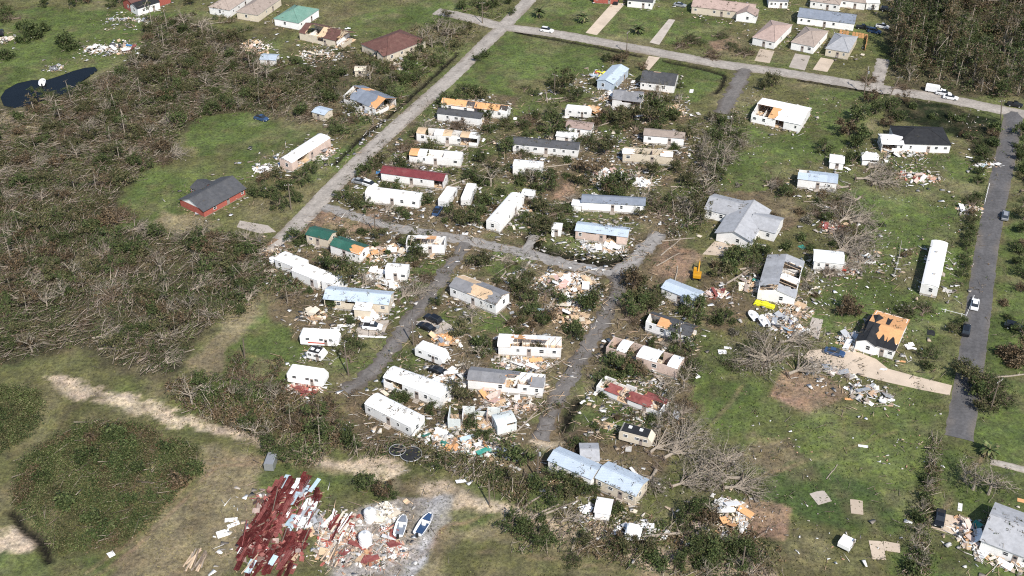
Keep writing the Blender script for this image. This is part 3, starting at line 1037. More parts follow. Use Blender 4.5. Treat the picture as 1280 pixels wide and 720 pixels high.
home('red brick house with white front by the wide driveway', (742, 4), (772, 6), 9, rh=1.9, roof='brownroof', wall='brick', litter=.4, **H)
home('dark-roofed carport house beside the wide driveway', (784, 9), (815, 12), 9, rh=1.6, roof='dgrey', wall='white', litter=.4, **H)
home('first tan-roofed house in the row of four with driveways', (940, 56), (967, 62), 17, style='hip', rh=1.9, roof='pinkroof', wall='white', nwin=3, litter=.4, **H)
home('second tan-roofed house in the row of four, torn shingles at front', (988, 62), (1016, 68), 15, style='hip', rh=1.9, roof='tan', wall='white', nwin=3, litter=.4, **H)
home('light grey-roofed house beside the plywood fence', (1031, 70), (1059, 75), 14, style='hip', rh=1.8, roof='lgrey', wall='cream', nwin=3, litter=.4, **H)
home('long charcoal-roofed house behind the row of driveways', (996, 30), (1066, 39), 8.5, rh=1.6, roof='slateblue', wall='white', nwin=7, litter=.4, **H)
home('far white house with brown-grey roof above the charcoal roof', (1012, 10), (1048, 15), 9, style='hip', rh=1.7, roof='tan', litter=.3, **H)
home('far white house with grey-brown roof beside white shed', (1050, 9), (1080, 13), 9, style='hip', rh=1.7, roof='tan', litter=.3, **H)
home('plain white shed at the end of the far house row', (1082, 12), (1098, 13), 5, name='shed', cat='shed', style='shed', rh=.5, h=2.6, base=.1, skirt='conc', nwin=1, litter=.2)
home('far grey-roofed house beside the tan-roofed row', (960, 10), (984, 11), 9, style='hip', rh=1.7, roof='grey', litter=.3, **H)

# ---- the block between the pale road and the wood
home('long white mobile home lying along the pale road, tan side wall', (366, 216), (414, 184), 5.2, h=2.6, wall='pink', roof='whiteroof', style='barrel', rh=.5, nwin=5)
home('red brick house with charcoal roof and white gable by the flattened wood', (256, 272), (307, 244), 9.6, style='gable', rh=2.1, roof='dgrey', wall='brick', gable='trim', nwin=6, over=.4, ext=[dict(at=(1.5, 5.4, 90), L=4, W=5.5, rh=1.1, roof='dgrey', nwin=2)], **dict(H, h=2.1))
home('small white shed with pale blue roof beyond the broken trees', (326, 82), (345, 83), 4.5, name='shed', cat='shed', wall='white', roof='blueroof', rh=.6, h=2.2, base=.1, skirt='conc', nwin=1, litter=.4)
home('small beige shed behind the brown hip-roofed house', (444, 96), (457, 96), 3.5, name='shed', cat='shed', wall='cream', roof='cream', rh=.5, h=2.1, base=.1, skirt='conc', nwin=1, litter=.4)
home('small cream shed with pale blue lid in the flattened wood', (391, 148), (406, 152), 4.2, name='shed', cat='shed', wall='cream', roof='blueroof', rh=.5, h=2.2, base=.1, skirt='conc', nwin=1, litter=.4)
home('wrecked house with torn slate roof under fallen trees beside the pale road', (430, 130), (470, 146), 9, rh=1.7, roof='slateblue', wall='white', dmg=.3, deck=.1, gap=.5, **H)

# ---- home park, upper rows
home('home with orange bare-deck roof, back one of two by the pale road', (552, 140), (634, 150), 4.6, rh=.9, roof='dgrey', deck=.85, dmg=.1, gap=.2, nwin=4)
home('white mobile home with narrow charcoal roof before the orange-decked home', (547, 152), (601, 159), 4.3, rh=.7, roof='dgrey', nwin=6)
home('white mobile home with blue and orange torn roof by the pale road', (521, 178), (597, 185), 4.6, rh=.5, style='barrel', roof='whiteroof', deck=.4, dmg=.15, gap=.12, deckmat='ply', nwin=5)
home('white mobile home with roof peeled open behind the red-roofed home', (512, 205), (576, 210), 4.6, rh=.5, style='barrel', dmg=.45, deck=.1, gap=.15, nwin=5)
home('long white mobile home with dark red roof', (477, 227), (554, 238), 4.8, rh=.9, roof='maroon', nwin=7)
home('white mobile home with rounded roof below the red-roofed home', (457, 254), (524, 262), 4.6, rh=.55, style='barrel', nwin=5)
home('long white mobile home under a leaning tree, turned along the lane', (625, 292), (655, 257), 4.6, rh=.55, style='barrel', nwin=4, gap=.1)
home('little white shed beside the turned mobile home', (652, 251), (666, 253), 3, name='shed', cat='shed', rh=.4, h=2.0, base=.1, skirt='conc', nwin=1)
home('long white mobile home with charcoal roof below the orange-decked rows', (641, 191), (722, 198), 5, rh=.9, roof='dgrey', nwin=7)
home('short white mobile home half hidden by a bush', (641, 219), (677, 222), 4.4, rh=.5, style='barrel', nwin=3)
home('small white home with pinkish roof above the white shed', (707, 169), (738, 173), 5, rh=.6, roof='pinkroof', nwin=3)
home('low white shed in front of pink-roofed home', (695, 177), (720, 180), 3.2, name='shed', cat='shed', rh=.4, h=1.9, base=.1, skirt='conc', nwin=1)
home('white home with dark weathered roof beside the red machine', (804, 180), (854, 184), 5, rh=.7, roof='tan', nwin=4)
home('open-topped white mobile home with plywood rooms showing', (778, 203), (839, 208), 4.6, wall='cream', style='gable', rh=.5, dmg=.75, deck=.3, gap=.15, nwin=4)
home('white mobile home with charcoal roof above the pale blue roofed wreck', (727, 264), (805, 269), 4.8, rh=.85, roof='slateblue', nwin=7)
home('pink-walled mobile home with pale blue roof inside the ditch loop', (719, 300), (783, 308), 5, rh=.75, roof='blueroof', wall='pink', nwin=5, gap=.15)
home('small white box shed beside the charcoal-roofed home', (715, 264), (726, 265), 2.6, name='shed', cat='shed', rh=.3, h=2.0, base=.1, skirt='conc', nwin=0)
home('white utility shed under branches left of the pink-walled home', (689, 295), (701, 296), 2.8, name='shed', cat='shed', rh=.4, h=2.3, base=.1, skirt='conc', nwin=1)
home('pale blue-grey metal workshop beside yellow roof sheet', (766, 115), (785, 96), 5.5, name='workshop', cat='workshop', wall='blueroof', roof='blueroof', rh=.9, h=2.8, base=.1, skirt='conc', nwin=2)
home('wrecked white house with buckled dark roof below the concrete driveway', (800, 112), (842, 117), 8.5, rh=1.7, roof='dgrey', nwin=5, dmg=.12, deck=.05, gap=.1, **H)
home('collapsed white house spilling timber beside the buckled dark roof', (765, 134), (800, 138), 7, rh=1.3, roof='grey', dmg=.5, gap=.5, litter=2, **H)

# ---- home park, left block by the gravel lane
home('mobile home with dark green metal roof, the smaller of two', (384, 305), (411, 312), 5, rh=.8, roof='green', wall='cream', nwin=3)
home('mobile home with torn dark green metal roof beside orange plywood', (414, 318), (450, 330), 5, rh=.8, roof='green', nwin=3, pattern='##o####')
home('roofless white mobile home with orange plywood along the back', (508, 317), (556, 319), 4.8, rh=.4, dmg=.8, deck=.6, gap=.25, nwin=4)
home('short white trailer home with rubble at its end beside the lane', (482, 351), (509, 353), 4.0, style='barrel', rh=.4, nwin=3)
home('first white section of the mobile home broken in three', (345, 336), (373, 348), 4.8, style='barrel', rh=.35, nwin=2, group=None)
home('middle white section of the mobile home broken in three', (366, 350), (398, 363), 5, style='barrel', rh=.35, nwin=2, gap=.2)
home('last white section of broken mobile home with a dark hole', (403, 364), (424, 370), 4.6, style='barrel', rh=.35, nwin=1, dmg=.3, gap=.2)
home('mobile home with long pale blue metal roof above the carport slab', (406, 386), (486, 394), 6.2, rh=1.0, roof='blueroof', wall='cream', nwin=7, ext=[dict(at=(2.2, -4.2, 0), L=3.8, W=2.4, h=2.2, rh=.3, style='shed', roof='whiteroof', nwin=0)])
home('white house with grey roof and bare tan deck patch by the black cars', (563, 371), (620, 395), 6.4, h=2.9, rh=1.0, roof='grey', nwin=5, pattern='##oo#oo##', deckmat='ply')
home('longest white barrel-roofed mobile home lying across the lane end', (480, 486), (551, 512), 5.2, style='barrel', rh=.6, h=2.7, nwin=6)
home('white mobile home with cream end beside the long barrel-roofed home', (457, 518), (515, 548), 5, style='barrel', rh=.55, nwin=5, gap=.12)
home('white mobile home with grey roof, split open in the middle', (585, 488), (678, 498), 5.2, rh=.8, roof='grey', nwin=6, pattern='###..##' + '###..##', gap=.12)
home('torn pale aqua mobile home under brush', (560, 537), (623, 540), 5, wall='palegreen', roof='palegreen', style='barrel', rh=.5, dmg=.25, gap=.3, nwin=4)
home('broken pale aqua end section beside the aqua mobile home', (622, 546), (646, 540), 4.2, wall='palegreen', roof='palegreen', style='barrel', rh=.4, dmg=.2, gap=.35, nwin=1)
home('pinkish mobile home with shredded white roof near the gravel lane', (623, 445), (701, 449), 5, rh=.6, roof='whiteroof', wall='white', dmg=.3, deck=.25, gap=.25, nwin=5)

# ---- home park, right of the second lane
home('mobile home with pale blue roof beside the yellow excavator', (826, 372), (867, 388), 5, rh=.7, roof='blueroof', nwin=3)
home('white mobile home with half charcoal roof and a utility pole in front', (806, 415), (861, 433), 5, rh=.9, roof='dgrey', nwin=4, pattern='.o', litter=1.2)
home('long mobile home with ragged white roof beside the brush pile', (757, 447), (845, 475), 5.2, rh=.45, style='barrel', dmg=.3, deck=.15, gap=.25, wall='pink', nwin=5, litter=1.6)
home('flattened mobile home with red roof strip and bare floor joists', (745, 492), (824, 524), 5, h=1.6, rh=.5, roof='mauve', dmg=.7, gap=.55, nwin=2, litter=1.8)
home('light blue metal-roofed home, upper end by the sandy turnaround', (685, 590), (738, 614), 5.2, rh=.8, roof='blueroof', wall='white', nwin=2, h=2.8)
home('long light blue metal-roofed home with cream wall near the dirt track', (744, 612), (793, 634), 6, rh=.9, roof='blueroof', wall='cream', nwin=4, h=2.8)
home('grey shingled lean-to between the two light blue roofs', (726, 586), (748, 586), 5, rh=.8, roof='lgrey', name='shed', cat='shed', h=2.2, base=.1, skirt='conc', nwin=1)
home('white open-fronted shed below the light blue roofs', (743, 650), (761, 653), 3.8, name='shed', cat='shed', rh=.35, h=2.2, base=.1, skirt='conc', gap=.5, nwin=0, seed=5)

# ---- houses on the big lots
home('white-roofed building with a burst orange corner on the wide lawn', (938, 153), (999, 166), 12, h=2.6, rh=.8, roof='whiteroof', nwin=6, pattern='..o#####', gap=.2, seed=12, litter=1.4, name='house', cat='house', skirt='conc', base=.15)
home('house with black roof and white porch beside the wet hollow', (1120, 190), (1186, 192), 11, rh=2.2, roof='black', style='hip', nwin=6, ext=[dict(at=(-9, -3, 0), L=6, W=6, rh=.8, roof='whiteroof', gap=.5, nwin=2)], **H)
home('large grey-roofed house with side wing and sandy drive', (937, 312), (960, 274), 9, rh=1.7, roof='lgrey', nwin=4, litter=.6, over=.5, ext=[dict(at=(2.0, -5.5, 90), L=7, W=8, rh=1.5, roof='lgrey', nwin=2), dict(at=(5.5, 6.5, 90), L=9, W=8.5, rh=1.5, roof='lgrey', nwin=3)], **H)
home('white-roofed house with rafters torn open beside the lemon yellow slide', (992, 383), (1003, 338), 8.8, rh=1.2, roof='lgrey', deckmat='whiteroof', pattern='#.o..#.' + '#######', gap=.12, litter=2, name='house', cat='house', skirt='conc', base=.15)
home('white mobile home crushed under a grey fallen tree', (1016, 338), (1052, 342), 6, rh=.8, roof='whiteroof', nwin=3, litter=2)
home('white metal-roofed shed row split in two sections', (996, 235), (1044, 241), 6, rh=.6, roof='blueroof', nwin=3, pattern='####.###', litter=1.2)
home('white sheet-roofed little barn above the split shed row', (1036, 211), (1053, 213), 4.5, name='shed', cat='shed', rh=.5, h=2.2, base=.1, skirt='conc', nwin=1)
home('small white shed blown against the trees', (1077, 207), (1096, 208), 4, name='shed', cat='shed', rh=.5, h=2.0, base=.1, skirt='conc', nwin=1, gap=.3)
home('white single-wide mobile home standing alone on the lawn beside the dark road', (1170, 373), (1182, 317), 4.6, rh=.4, style='barrel', nwin=5, h=2.6)
home('white house with black roof half stripped to orange plywood', (1075, 438), (1115, 450), 13, rh=1.15, roof='black', nwin=4, pattern='#hh' + 'ooo', litter=.8, over=.35, ext=[dict(at=(-2.6, -1.8, 90), L=10.4, W=4.4, rh=1.1, roof='black', nwin=1)], **H)
home('large house with scratched grey roof and white walls by the tan driveway', (1223, 688), (1310, 722), 11, rh=1.9, roof='lgrey', nwin=7, litter=1.4, over=.3, pattern='######' + '#' * 20, **H)


def off_road(q, clear):
    if clear < -5:
        return q
    for L_, w_ in ROADS:
        P_ = np.array(L_)
        m_ = w_ / 2 + clear
        k_ = (q[:, 0] > P_[:, 0].min() - m_) & (q[:, 0] < P_[:, 0].max() + m_) & (q[:, 1] > P_[:, 1].min() - m_) & (q[:, 1] < P_[:, 1].max() + m_)
        i_ = np.nonzero(k_)[0]
        bad = i_[pdist(q[i_, 0], q[i_, 1], L_) <= m_]
        q = np.delete(q, bad, axis=0)
    return q


def inside(P_, n, rg, step=None, grow=0.0, clear=.6):
    """n random points inside an outline"""
    lo, hi = P_.min(0), P_.max(0)
    out = np.zeros((0, 2))
    while len(out) < n:
        q = rg.uniform(lo, hi, (n * 3, 2))
        q = q[sdist(q[:, 0], q[:, 1], P_) > grow]
        q = off_road(q, clear)
        out = np.vstack([out, q])
    return out[:n]



# ------------------------------------------------------------------ vehicles


def loft(mb, secs, k):
    """closed hull through cross-sections (x, halfwidth, zlow, zhigh, top halfwidth)"""
    vs = []
    for x, hw, z0, z1, tw in secs:
        c = min(.08, (z1 - z0) * .3)
        vs += [(x, -hw, z0), (x, hw, z0), (x, hw, z1 - c), (x, tw, z1), (x, -tw, z1), (x, -hw, z1 - c)]
    n = len(secs)
    fs = [(i * 6 + j, i * 6 + (j + 1) % 6, i * 6 + 6 + (j + 1) % 6, i * 6 + 6 + j) for i in range(n - 1) for j in range(6)]
    fs += [tuple(range(5, -1, -1)), tuple((n - 1) * 6 + j for j in range(6))]
    mb.faces(vs, fs, k)


def f_tyre(mb):
    mb.tube([(0, -.11, 0), (0, -.09, 0), (0, .09, 0), (0, .11, 0)], [.29, .33, .33, .29], 'rubber', 14)


def f_rim(mb):
    mb.tube([(0, -.118, 0), (0, .118, 0)], .19, 'metal', 10)


def wheel(parent, x, y, z=.33, sc=1.0):
    o = link('wheel', shared('wheel', f_tyre), parent, (x, y, z * sc), (0, 0, 0), (sc,) * 3)
    link('rim', shared('rim', f_rim), o)


def f_lamp(mb):
    mb.box(-.03, .03, -.16, .16, -.07, .07, 'trim')


def heading(a, b):
    p_, q = GV(*a), GV(*b)
    return math.atan2(q.y - p_.y, q.x - p_.x)


def car(label, at, toward, paint, kind='car', group=None, z=.03):
    x, y = G(*at)
    o = thing({'car': 'parked_car', 'pickup': 'pickup_truck', 'suv': 'parked_car', 'van': 'van'}[kind], label, {'pickup': 'truck', 'van': 'van'}.get(kind, 'car'), (x, y, z), heading(at, toward), group)
    mb = MB()
    if kind == 'van':
        loft(mb, [(-2.6, .95, .35, 2.2, .85), (1.3, .95, .35, 2.25, .85), (1.9, .95, .35, 1.35, .88), (2.6, .9, .38, 1.1, .8)], paint)
    else:
        hz = .95 if kind == 'car' else 1.05
        loft(mb, [(-2.35, .8, .38, hz - .15, .72), (-2.15, .88, .3, hz, .8), (-1.0, .9, .26, hz + .02, .84), (.7, .9, .26, hz + .02, .84), (1.9, .88, .28, hz - .12, .78), (2.3, .78, .38, hz - .28, .68)], paint)
    link('body', mb.mesh('body'), o)
    mb = MB()
    if kind == 'car':
        loft(mb, [(-1.75, .76, .9, .96, .72), (-1.1, .76, .9, 1.38, .58), (.2, .76, .9, 1.42, .6), (1.05, .78, .9, .97, .74)], 'glass')
        top = (-1.0, .15, 1.44)
    elif kind == 'suv':
        loft(mb, [(-2.2, .78, 1.0, 1.08, .74), (-1.95, .78, 1.0, 1.66, .64), (.2, .78, 1.0, 1.7, .64), (1.0, .8, 1.0, 1.07, .76)], 'glass')
        top = (-1.85, .15, 1.72)
    elif kind == 'pickup':
        loft(mb, [(-.55, .78, 1.0, 1.1, .74), (-.45, .78, 1.0, 1.66, .64), (.5, .78, 1.0, 1.7, .64), (1.2, .8, 1.0, 1.07, .76)], 'glass')
        top = (-.4, .45, 1.72)
        link('cargo_bed', MB().box(-2.1, -.65, -.72, .72, 1.02, 1.075, 'dark').mesh('cargo_bed'), o)
    else:
        loft(mb, [(1.25, .9, 1.4, 2.1, .8), (1.95, .9, 1.3, 1.42, .84)], 'glass')
        top = None
    link('windows', mb.mesh('windows'), o)
    if top:
        link('roof', MB().box(top[0], top[1], -.56, .56, top[2] - .05, top[2] + .01, paint).mesh('roof'), o)
    for sx in (-1.4, 1.4):
        for sy in (-.82, .82):
            wheel(o, sx, sy)
    for sy in (-.62, .62):
        link('headlight', shared('headlight', f_lamp), o, (2.28 if kind != 'van' else 2.6, sy, .68), (0, 0, 0))
    return o


def camper(label, A, B, W=2.6, h=2.5, wall='white', roof='whiteroof', stripe=None, name='travel_trailer', nose=True, roofbits=3, hitch=1):
    c, rz, L = frame_of(A, B, W)
    o = thing(name, label, 'trailer', c, rz)
    r = random.Random(int(A[0] + A[1]))
    mb = MB()
    z0, z1 = .65, .65 + h
    c_ = .35
    prof = [(-L / 2, z0 + .1), (-L / 2, z1 - c_), (-L / 2 + c_, z1), (L / 2 - (.9 if nose else c_), z1), (L / 2, z1 - (1.0 if nose else c_)), (L / 2, z0 + .6), (L / 2 - .6, z0), (-L / 2 + .2, z0)]
    n = len(prof)
    vs = [(a, -W / 2, b) for a, b in prof] + [(a, W / 2, b) for a, b in prof]
    mb.faces(vs, [tuple(range(n - 1, -1, -1)), tuple(range(n, 2 * n))] + [(i, (i + 1) % n, n + (i + 1) % n, n + i) for i in range(n)], wall)
    link('body', mb.mesh('body'), o)
    link('roof', MB().box(-L / 2 + c_ + .05, L / 2 - 1.0, -W / 2 + .08, W / 2 - .08, z1 + .004, z1 + .05, roof).mesh('roof'), o)
    for i in range(roofbits):
        x = -L / 2 + (i + .8) * L / (roofbits + 1)
        link('roof_vent', MB().box(-.35, .35, -.35, .35, z1 + .05, z1 + .25, 'trim').mesh('roof_vent'), o, (x, r.uniform(-.4, .4), 0))
    if stripe:
        link('side_stripe', MB().box(-L * .3, L * .15, -W / 2 - .015, -W / 2, z0 + .5, z0 + .8, stripe).mesh('side_stripe'), o)
    for x in (-.3, .05, .3):
        window(o, Matrix.Identity(4), x * L, -W / 2 - .02, z0 + h * .62, 0, 1, .6)
    link('door', shared('door', f_door), o, (.17 * L, -W / 2 - .025, z0), (0, 0, 0), (.75, 1, .9))
    for x in (-.45, .45):
        for s_ in (-1, 1):
            wheel(o, x - L * .05, s_ * (W / 2 - .15), .33, 1.0)
    if hitch:
        link('hitch', MB().tube([(L / 2 - .3, -.6, .6), (L / 2 + 1.1, 0, .5), (L / 2 - .3, .6, .6)], .06, 'metal', 5).mesh('hitch'), o)
    FOOT.append((c.x, c.y, L / 2, .6))
    return o


def boat(label, at, toward, hull='carwhite', deck='carblue', L=6.0, trailer=True, z0=0.0):
    x, y = G(*at)
    o = thing('boat', label, 'boat', (x, y, z0), heading(at, toward))
    z = .55 if trailer else .05
    mb = MB()
    secs = [(-L / 2, 1.0, .25), (-L / 4, 1.1, .1), (0, 1.12, .02), (L / 4, .95, .08), (L * .42, .5, .35), (L / 2, .08, .7)]
    vs = []
    for a, hw, kz in secs:
        vs += [(a, 0, z + kz * .6), (a, hw * .75, z + .3 + kz * .5), (a, hw, z + .95), (a, hw * .88, z + .95), (a, hw * .65, z + .5), (a, -hw * .65, z + .5), (a, -hw * .88, z + .95), (a, -hw, z + .95), (a, -hw * .75, z + .3 + kz * .5)]
    n = 9
    mb.faces(vs, [(i * n + j, i * n + n + j, i * n + n + (j + 1) % n, i * n + (j + 1) % n) for i in range(len(secs) - 1) for j in range(n)] + [tuple(range(n)), tuple(len(vs) - 1 - j for j in range(n))], hull)
    link('hull', mb.mesh('hull'), o)
    link('deck', MB().box(-L * .42, L * .05, -.72, .72, z + .52, z + .6, deck).mesh('deck'), o)
    link('bow_cover', MB().slab([(L * .12, -.8, z + .98), (L * .12, .8, z + .98), (L * .42, .35, z + .98), (L * .42, -.35, z + .98)], .05, deck).mesh('bow_cover'), o)
    link('console', MB().box(-.5, .1, -.35, .35, z + .6, z + 1.25, 'trim').mesh('console'), o)
    link('outboard_motor', MB().box(-L / 2 - .5, -L / 2 - .05, -.2, .2, z + .3, z + 1.2, 'dark').mesh('outboard_motor'), o)
    if trailer:
        fr = MB().tube([(-L * .4, -.7, .45), (L * .2, -.6, .45), (L * .62, 0, .45)], .06, 'metal', 5).tube([(-L * .4, .7, .45), (L * .2, .6, .45), (L * .6, .02, .45)], .06, 'metal', 5)
        link('boat_trailer', fr.mesh('boat_trailer'), o)
        for s_ in (-1, 1):
            wheel(o, -.6, s_ * 1.15, .33, .85)
    return o


car('white car driving on the dark road beside the lawn', (1218, 383), (1220, 370), 'carwhite', 'car', z=.08)
car('black sports utility car on the dark road verge', (1207, 415), (1209, 402), 'carblack', 'suv', z=.05)
car('silver car at the far side of the dark road', (1256, 272), (1258, 260), 'cargrey', 'suv', z=.05)
car('black car parked on the concrete pad, the one closer to the grey roof', (541, 401), (530, 396), 'carblack', 'suv', 'black cars on the concrete pad')
car('black car parked on the concrete pad, the one closer to the gravel lane', (533, 411), (522, 406), 'carblack', 'car', 'black cars on the concrete pad')
car('white car driving on the pale cross road by the mown field', (684, 40), (696, 42), 'carwhite', 'suv', z=.08)
car('white van parked under the tall wood on the cross road', (1167, 115), (1178, 117), 'carwhite', 'van', z=.08)
car('white pickup behind the white van at the tall wood', (1179, 119), (1190, 121), 'carwhite', 'pickup', z=.08)
car('white car on the cross road edge by the wet hollow', (1188, 124), (1200, 126), 'carwhite', 'car', z=.08)
car('black pickup on the cross road near the dark road corner', (1268, 133), (1280, 135), 'carblack', 'pickup', z=.08)
car('dark pickup beside the far blue car', (1078, 36), (1090, 37), 'carblack', 'pickup')
car('blue car beside the plywood fence', (1093, 41), (1104, 43), 'carblue', 'suv')
car('white pickup next to the far blue car', (1103, 35), (1114, 37), 'carwhite', 'pickup')
car('dark car behind the far white shed', (1108, 14), (1118, 15), 'carblack', 'suv')
car('black car at the end of the wide driveway', (770, 4), (773, -4), 'carblack', 'car')
car('dark blue car parked under the dark-roofed carport', (796, 3), (806, 4), 'carblue', 'suv')
car('silver car by the narrow driveway of the ranch house', (850, 8), (862, 10), 'cargrey', 'car')
car('dark blue pickup on the lawn behind the long white mobile home', (327, 150), (335, 152), 'carblue', 'pickup')
car('blue pickup beside the white camper below the red-roofed home', (547, 266), (552, 258), 'carblue', 'pickup')
car('white car by the bushes left of the red-roofed home', (463, 233), (472, 236), 'carwhite', 'suv')
car('silver car near the white car and red-roofed home', (450, 229), (460, 231), 'cargrey', 'car')
car('white pickup on the concrete carport slab', (466, 411), (478, 412), 'carwhite', 'pickup', z=.1)
car('black pickup parked on the tan driveway', (1174, 651), (1172, 664), 'carblack', 'pickup', z=.1)
car('dark car crushed in the trailer rubble', (548, 466), (560, 470), 'carblack', 'car')
car('black car beside the dark road among broken limbs', (1268, 411), (1280, 414), 'carblack', 'suv')
car('dark blue pickup on the sandy drive', (1043, 443), (1055, 446), 'carblue', 'car', z=.1)
car('dark pickup near the far white slab', (2, 43), (3, 35), 'carblack', 'pickup')
car('grey-blue van tipped near the dirt track', (341, 579), (346, 566), 'cargrey', 'van')

camper('white fifth-wheel camper with red side stripe on the lawn', (376, 433), (424, 436), 2.7, 2.7, stripe='red')
camper('small white and black camper below the striped camper', (384, 450), (404, 455), 2.5, 1.9, roof='black', roofbits=2)
camper('white camper leaning over red rubble', (360, 480), (406, 487), 3.0, 2.7)
camper('white camper with ragged roof near the orange plywood', (519, 447), (553, 460), 2.9, 2.5)
camper('white camper with long body beside orange plywood wall', (706, 147), (738, 150), 2.8, 2.5)
camper('small white camper beside the blue pickup', (560, 262), (572, 245), 2.8, 2.2, nose=False)
camper('white camper half under a bush near the turned mobile home', (588, 260), (596, 240), 2.6, 2.2, nose=False)
camper('camper with black roof beside the fallen grey tree', (773, 552), (814, 563), 2.8, 2.4, wall='cream', roof='black', roofbits=2)
camper('small white camper among logs by the dirt track', (780, 677), (799, 681), 2.6, 1.9)
camper('white box trailer with a dark side on the far lawn edge', (1060, 693), (1068, 682), 2.3, 1.3, nose=False, roofbits=0)

boat('blue and white boat on a trailer by the white tanks', (531, 660), (541, 644), 'carwhite', 'carblue', 6.0)
boat('narrow white boat with dark cover by the white tanks', (502, 662), (507, 645), 'carwhite', 'slateblue', 5.4)
boat('white upturned dinghy on grass near the yellow slide', (941, 397), (936, 390), 'carwhite', 'trim', 3.6, False)
boat('long narrow white canoe on grass near the yellow slide', (954, 404), (949, 396), 'carwhite', 'trim', 3.8, False)
boat('white boat beside the pond on the far lawn', (53, 103), (54, 94), 'carwhite', 'trim', 4.5, False, -.55)


def excavator():
    x, y = G(871, 347)
    o = thing('excavator', 'yellow excavator working beside the gravel spur', 'excavator', (x, y, 0), heading((871, 350), (873, 335)))
    o.scale = (.82,) * 3
    for s_ in (-1, 1):
        mb = MB()
        mb.tube([(-1.6, s_ * 1.0 - .28, .42), (-1.6, s_ * 1.0 + .28, .42)], .42, 'rubber', 12).tube([(1.6, s_ * 1.0 - .28, .42), (1.6, s_ * 1.0 + .28, .42)], .42, 'rubber', 12)
        mb.box(-1.6, 1.6, s_ - .27, s_ + .27, .02, .83, 'rubber')
        link('track', mb.mesh('track'), o)
    mb = MB()
    loft(mb, [(-2.0, 1.1, 1.0, 1.9, 1.0), (-1.2, 1.25, .95, 2.0, 1.1), (1.2, 1.25, .95, 1.6, 1.15)], 'yellow')
    link('body', mb.mesh('body'), o)
    cb = link('cab', MB().box(.1, 1.35, .25, 1.2, 1.5, 2.85, 'yellow').mesh('cab'), o)
    link('pane', MB().box(.2, 1.37, .33, 1.22, 1.9, 2.7, 'glass').mesh('pane'), cb)
    link('boom', MB().tube([(.9, -.3, 1.5), (2.6, -.3, 3.6), (4.4, -.3, 3.2)], [.26, .24, .18], 'yellow', 6).mesh('boom'), o)
    link('stick', MB().tube([(4.2, -.3, 3.3), (5.0, -.3, 1.3)], [.18, .14], 'yellow', 6).mesh('stick'), o)
    link('bucket', MB().slab([(4.7, -.75, 1.25), (5.3, -.75, 1.1), (5.3, .15, 1.1), (4.7, .15, 1.25)], .7, 'dark').mesh('bucket'), o)


excavator()


def slide():
    x, y = G(956, 383)
    o = thing('play_slide', 'lemon yellow plastic playset lying below the torn white house', 'playset', (x, y, 0), heading((945, 379), (968, 386)))
    link('chute', MB().slab([(-2.4, -.5, .5), (2.3, -.5, .35), (2.3, .5, .35), (-2.4, .5, .5)], .12, 'lemon').mesh('chute'), o)
    for s_ in (-1, 1):
        link('side_rail', MB().box(-2.4, 2.3, s_ * .55 - .06, s_ * .55 + .06, .2, .85, 'lemon').mesh('side_rail'), o)
    link('platform', MB().box(-2.6, -1.2, -.8, .8, .05, .45, 'lemon').mesh('platform'), o)
    link('tower_panel', MB().slab([(-.9, .7, .5), (.6, .9, .6), (.6, 2.0, .2), (-.9, 1.8, .2)], .1, 'lemon').mesh('tower_panel'), o)


slide()


def tank(label, at, rad=1.1, h=2.3):
    x, y = G(*at)
    o = thing('storage_tank', label, 'tank', (x, y, 0), .3)
    prof = [(rad, 0), (rad, h), (rad * .93, h + .16), (rad * .7, h + .36), (rad * .4, h + .5), (.18, h + .56)]
    mb = MB().tube([(0, 0, b) for a, b in prof], [a for a, b in prof], 'carwhite', 20)
    link('shell', mb.mesh('shell'), o)
    for i in range(3):
        link('hoop', MB().tube([(0, 0, .45 + i * .75), (0, 0, .53 + i * .75)], rad + .03, 'trim', 20).mesh('hoop'), o)
    link('lid', MB().tube([(0, 0, h + .56), (0, 0, h + .7)], .28, 'metal', 12).mesh('lid'), o)
    link('pipe', MB().tube([(rad + .1, 0, .1), (rad + .1, 0, h), (rad * .7, 0, h + .4)], .06, 'metal', 6).mesh('pipe'), o)


tank('white domed storage tank beside pale rubble, the upper of two', (463, 650), 1.15, 2.4)
tank('white domed storage tank between red sheets and boats, lower of two', (457, 680), 1.2, 2.4)
tank('small white gas tank beside the home broken in three', (341, 331), .7, 1.0)


def pole(label, at, h=9.0, lean=(0, 0), arms=1, rz=.4):
    x, y = G(*at)
    o = thing('utility_pole', label, 'pole', (x, y, 0), rz)
    link('post', MB().tube([(0, 0, -.2), (lean[0] * .5, lean[1] * .5, h * .5), (lean[0], lean[1], h)], [.19, .16, .13], 'pole', 8).mesh('post'), o)
    for i in range(arms):
        z = h - .5 - i * .8
        a = link('crossarm', MB().box(lean[0] - 1.1, lean[0] + 1.1, lean[1] - .23, lean[1] - .13, z - .06, z + .06, 'pole').mesh('crossarm'), o)
        for q in (-.95, -.4, .4, .95):
            link('insulator', MB().tube([(lean[0] + q, lean[1] - .18, z + .06), (lean[0] + q, lean[1] - .18, z + .24)], .05, 'trim', 6).mesh('insulator'), a)
    if h > 8:
        link('transformer', MB().tube([(lean[0] * .8, lean[1] - .42, h - 2.2), (lean[0] * .8, lean[1] - .42, h - 1.4)], .24, 'metal', 10).mesh('transformer'), o)


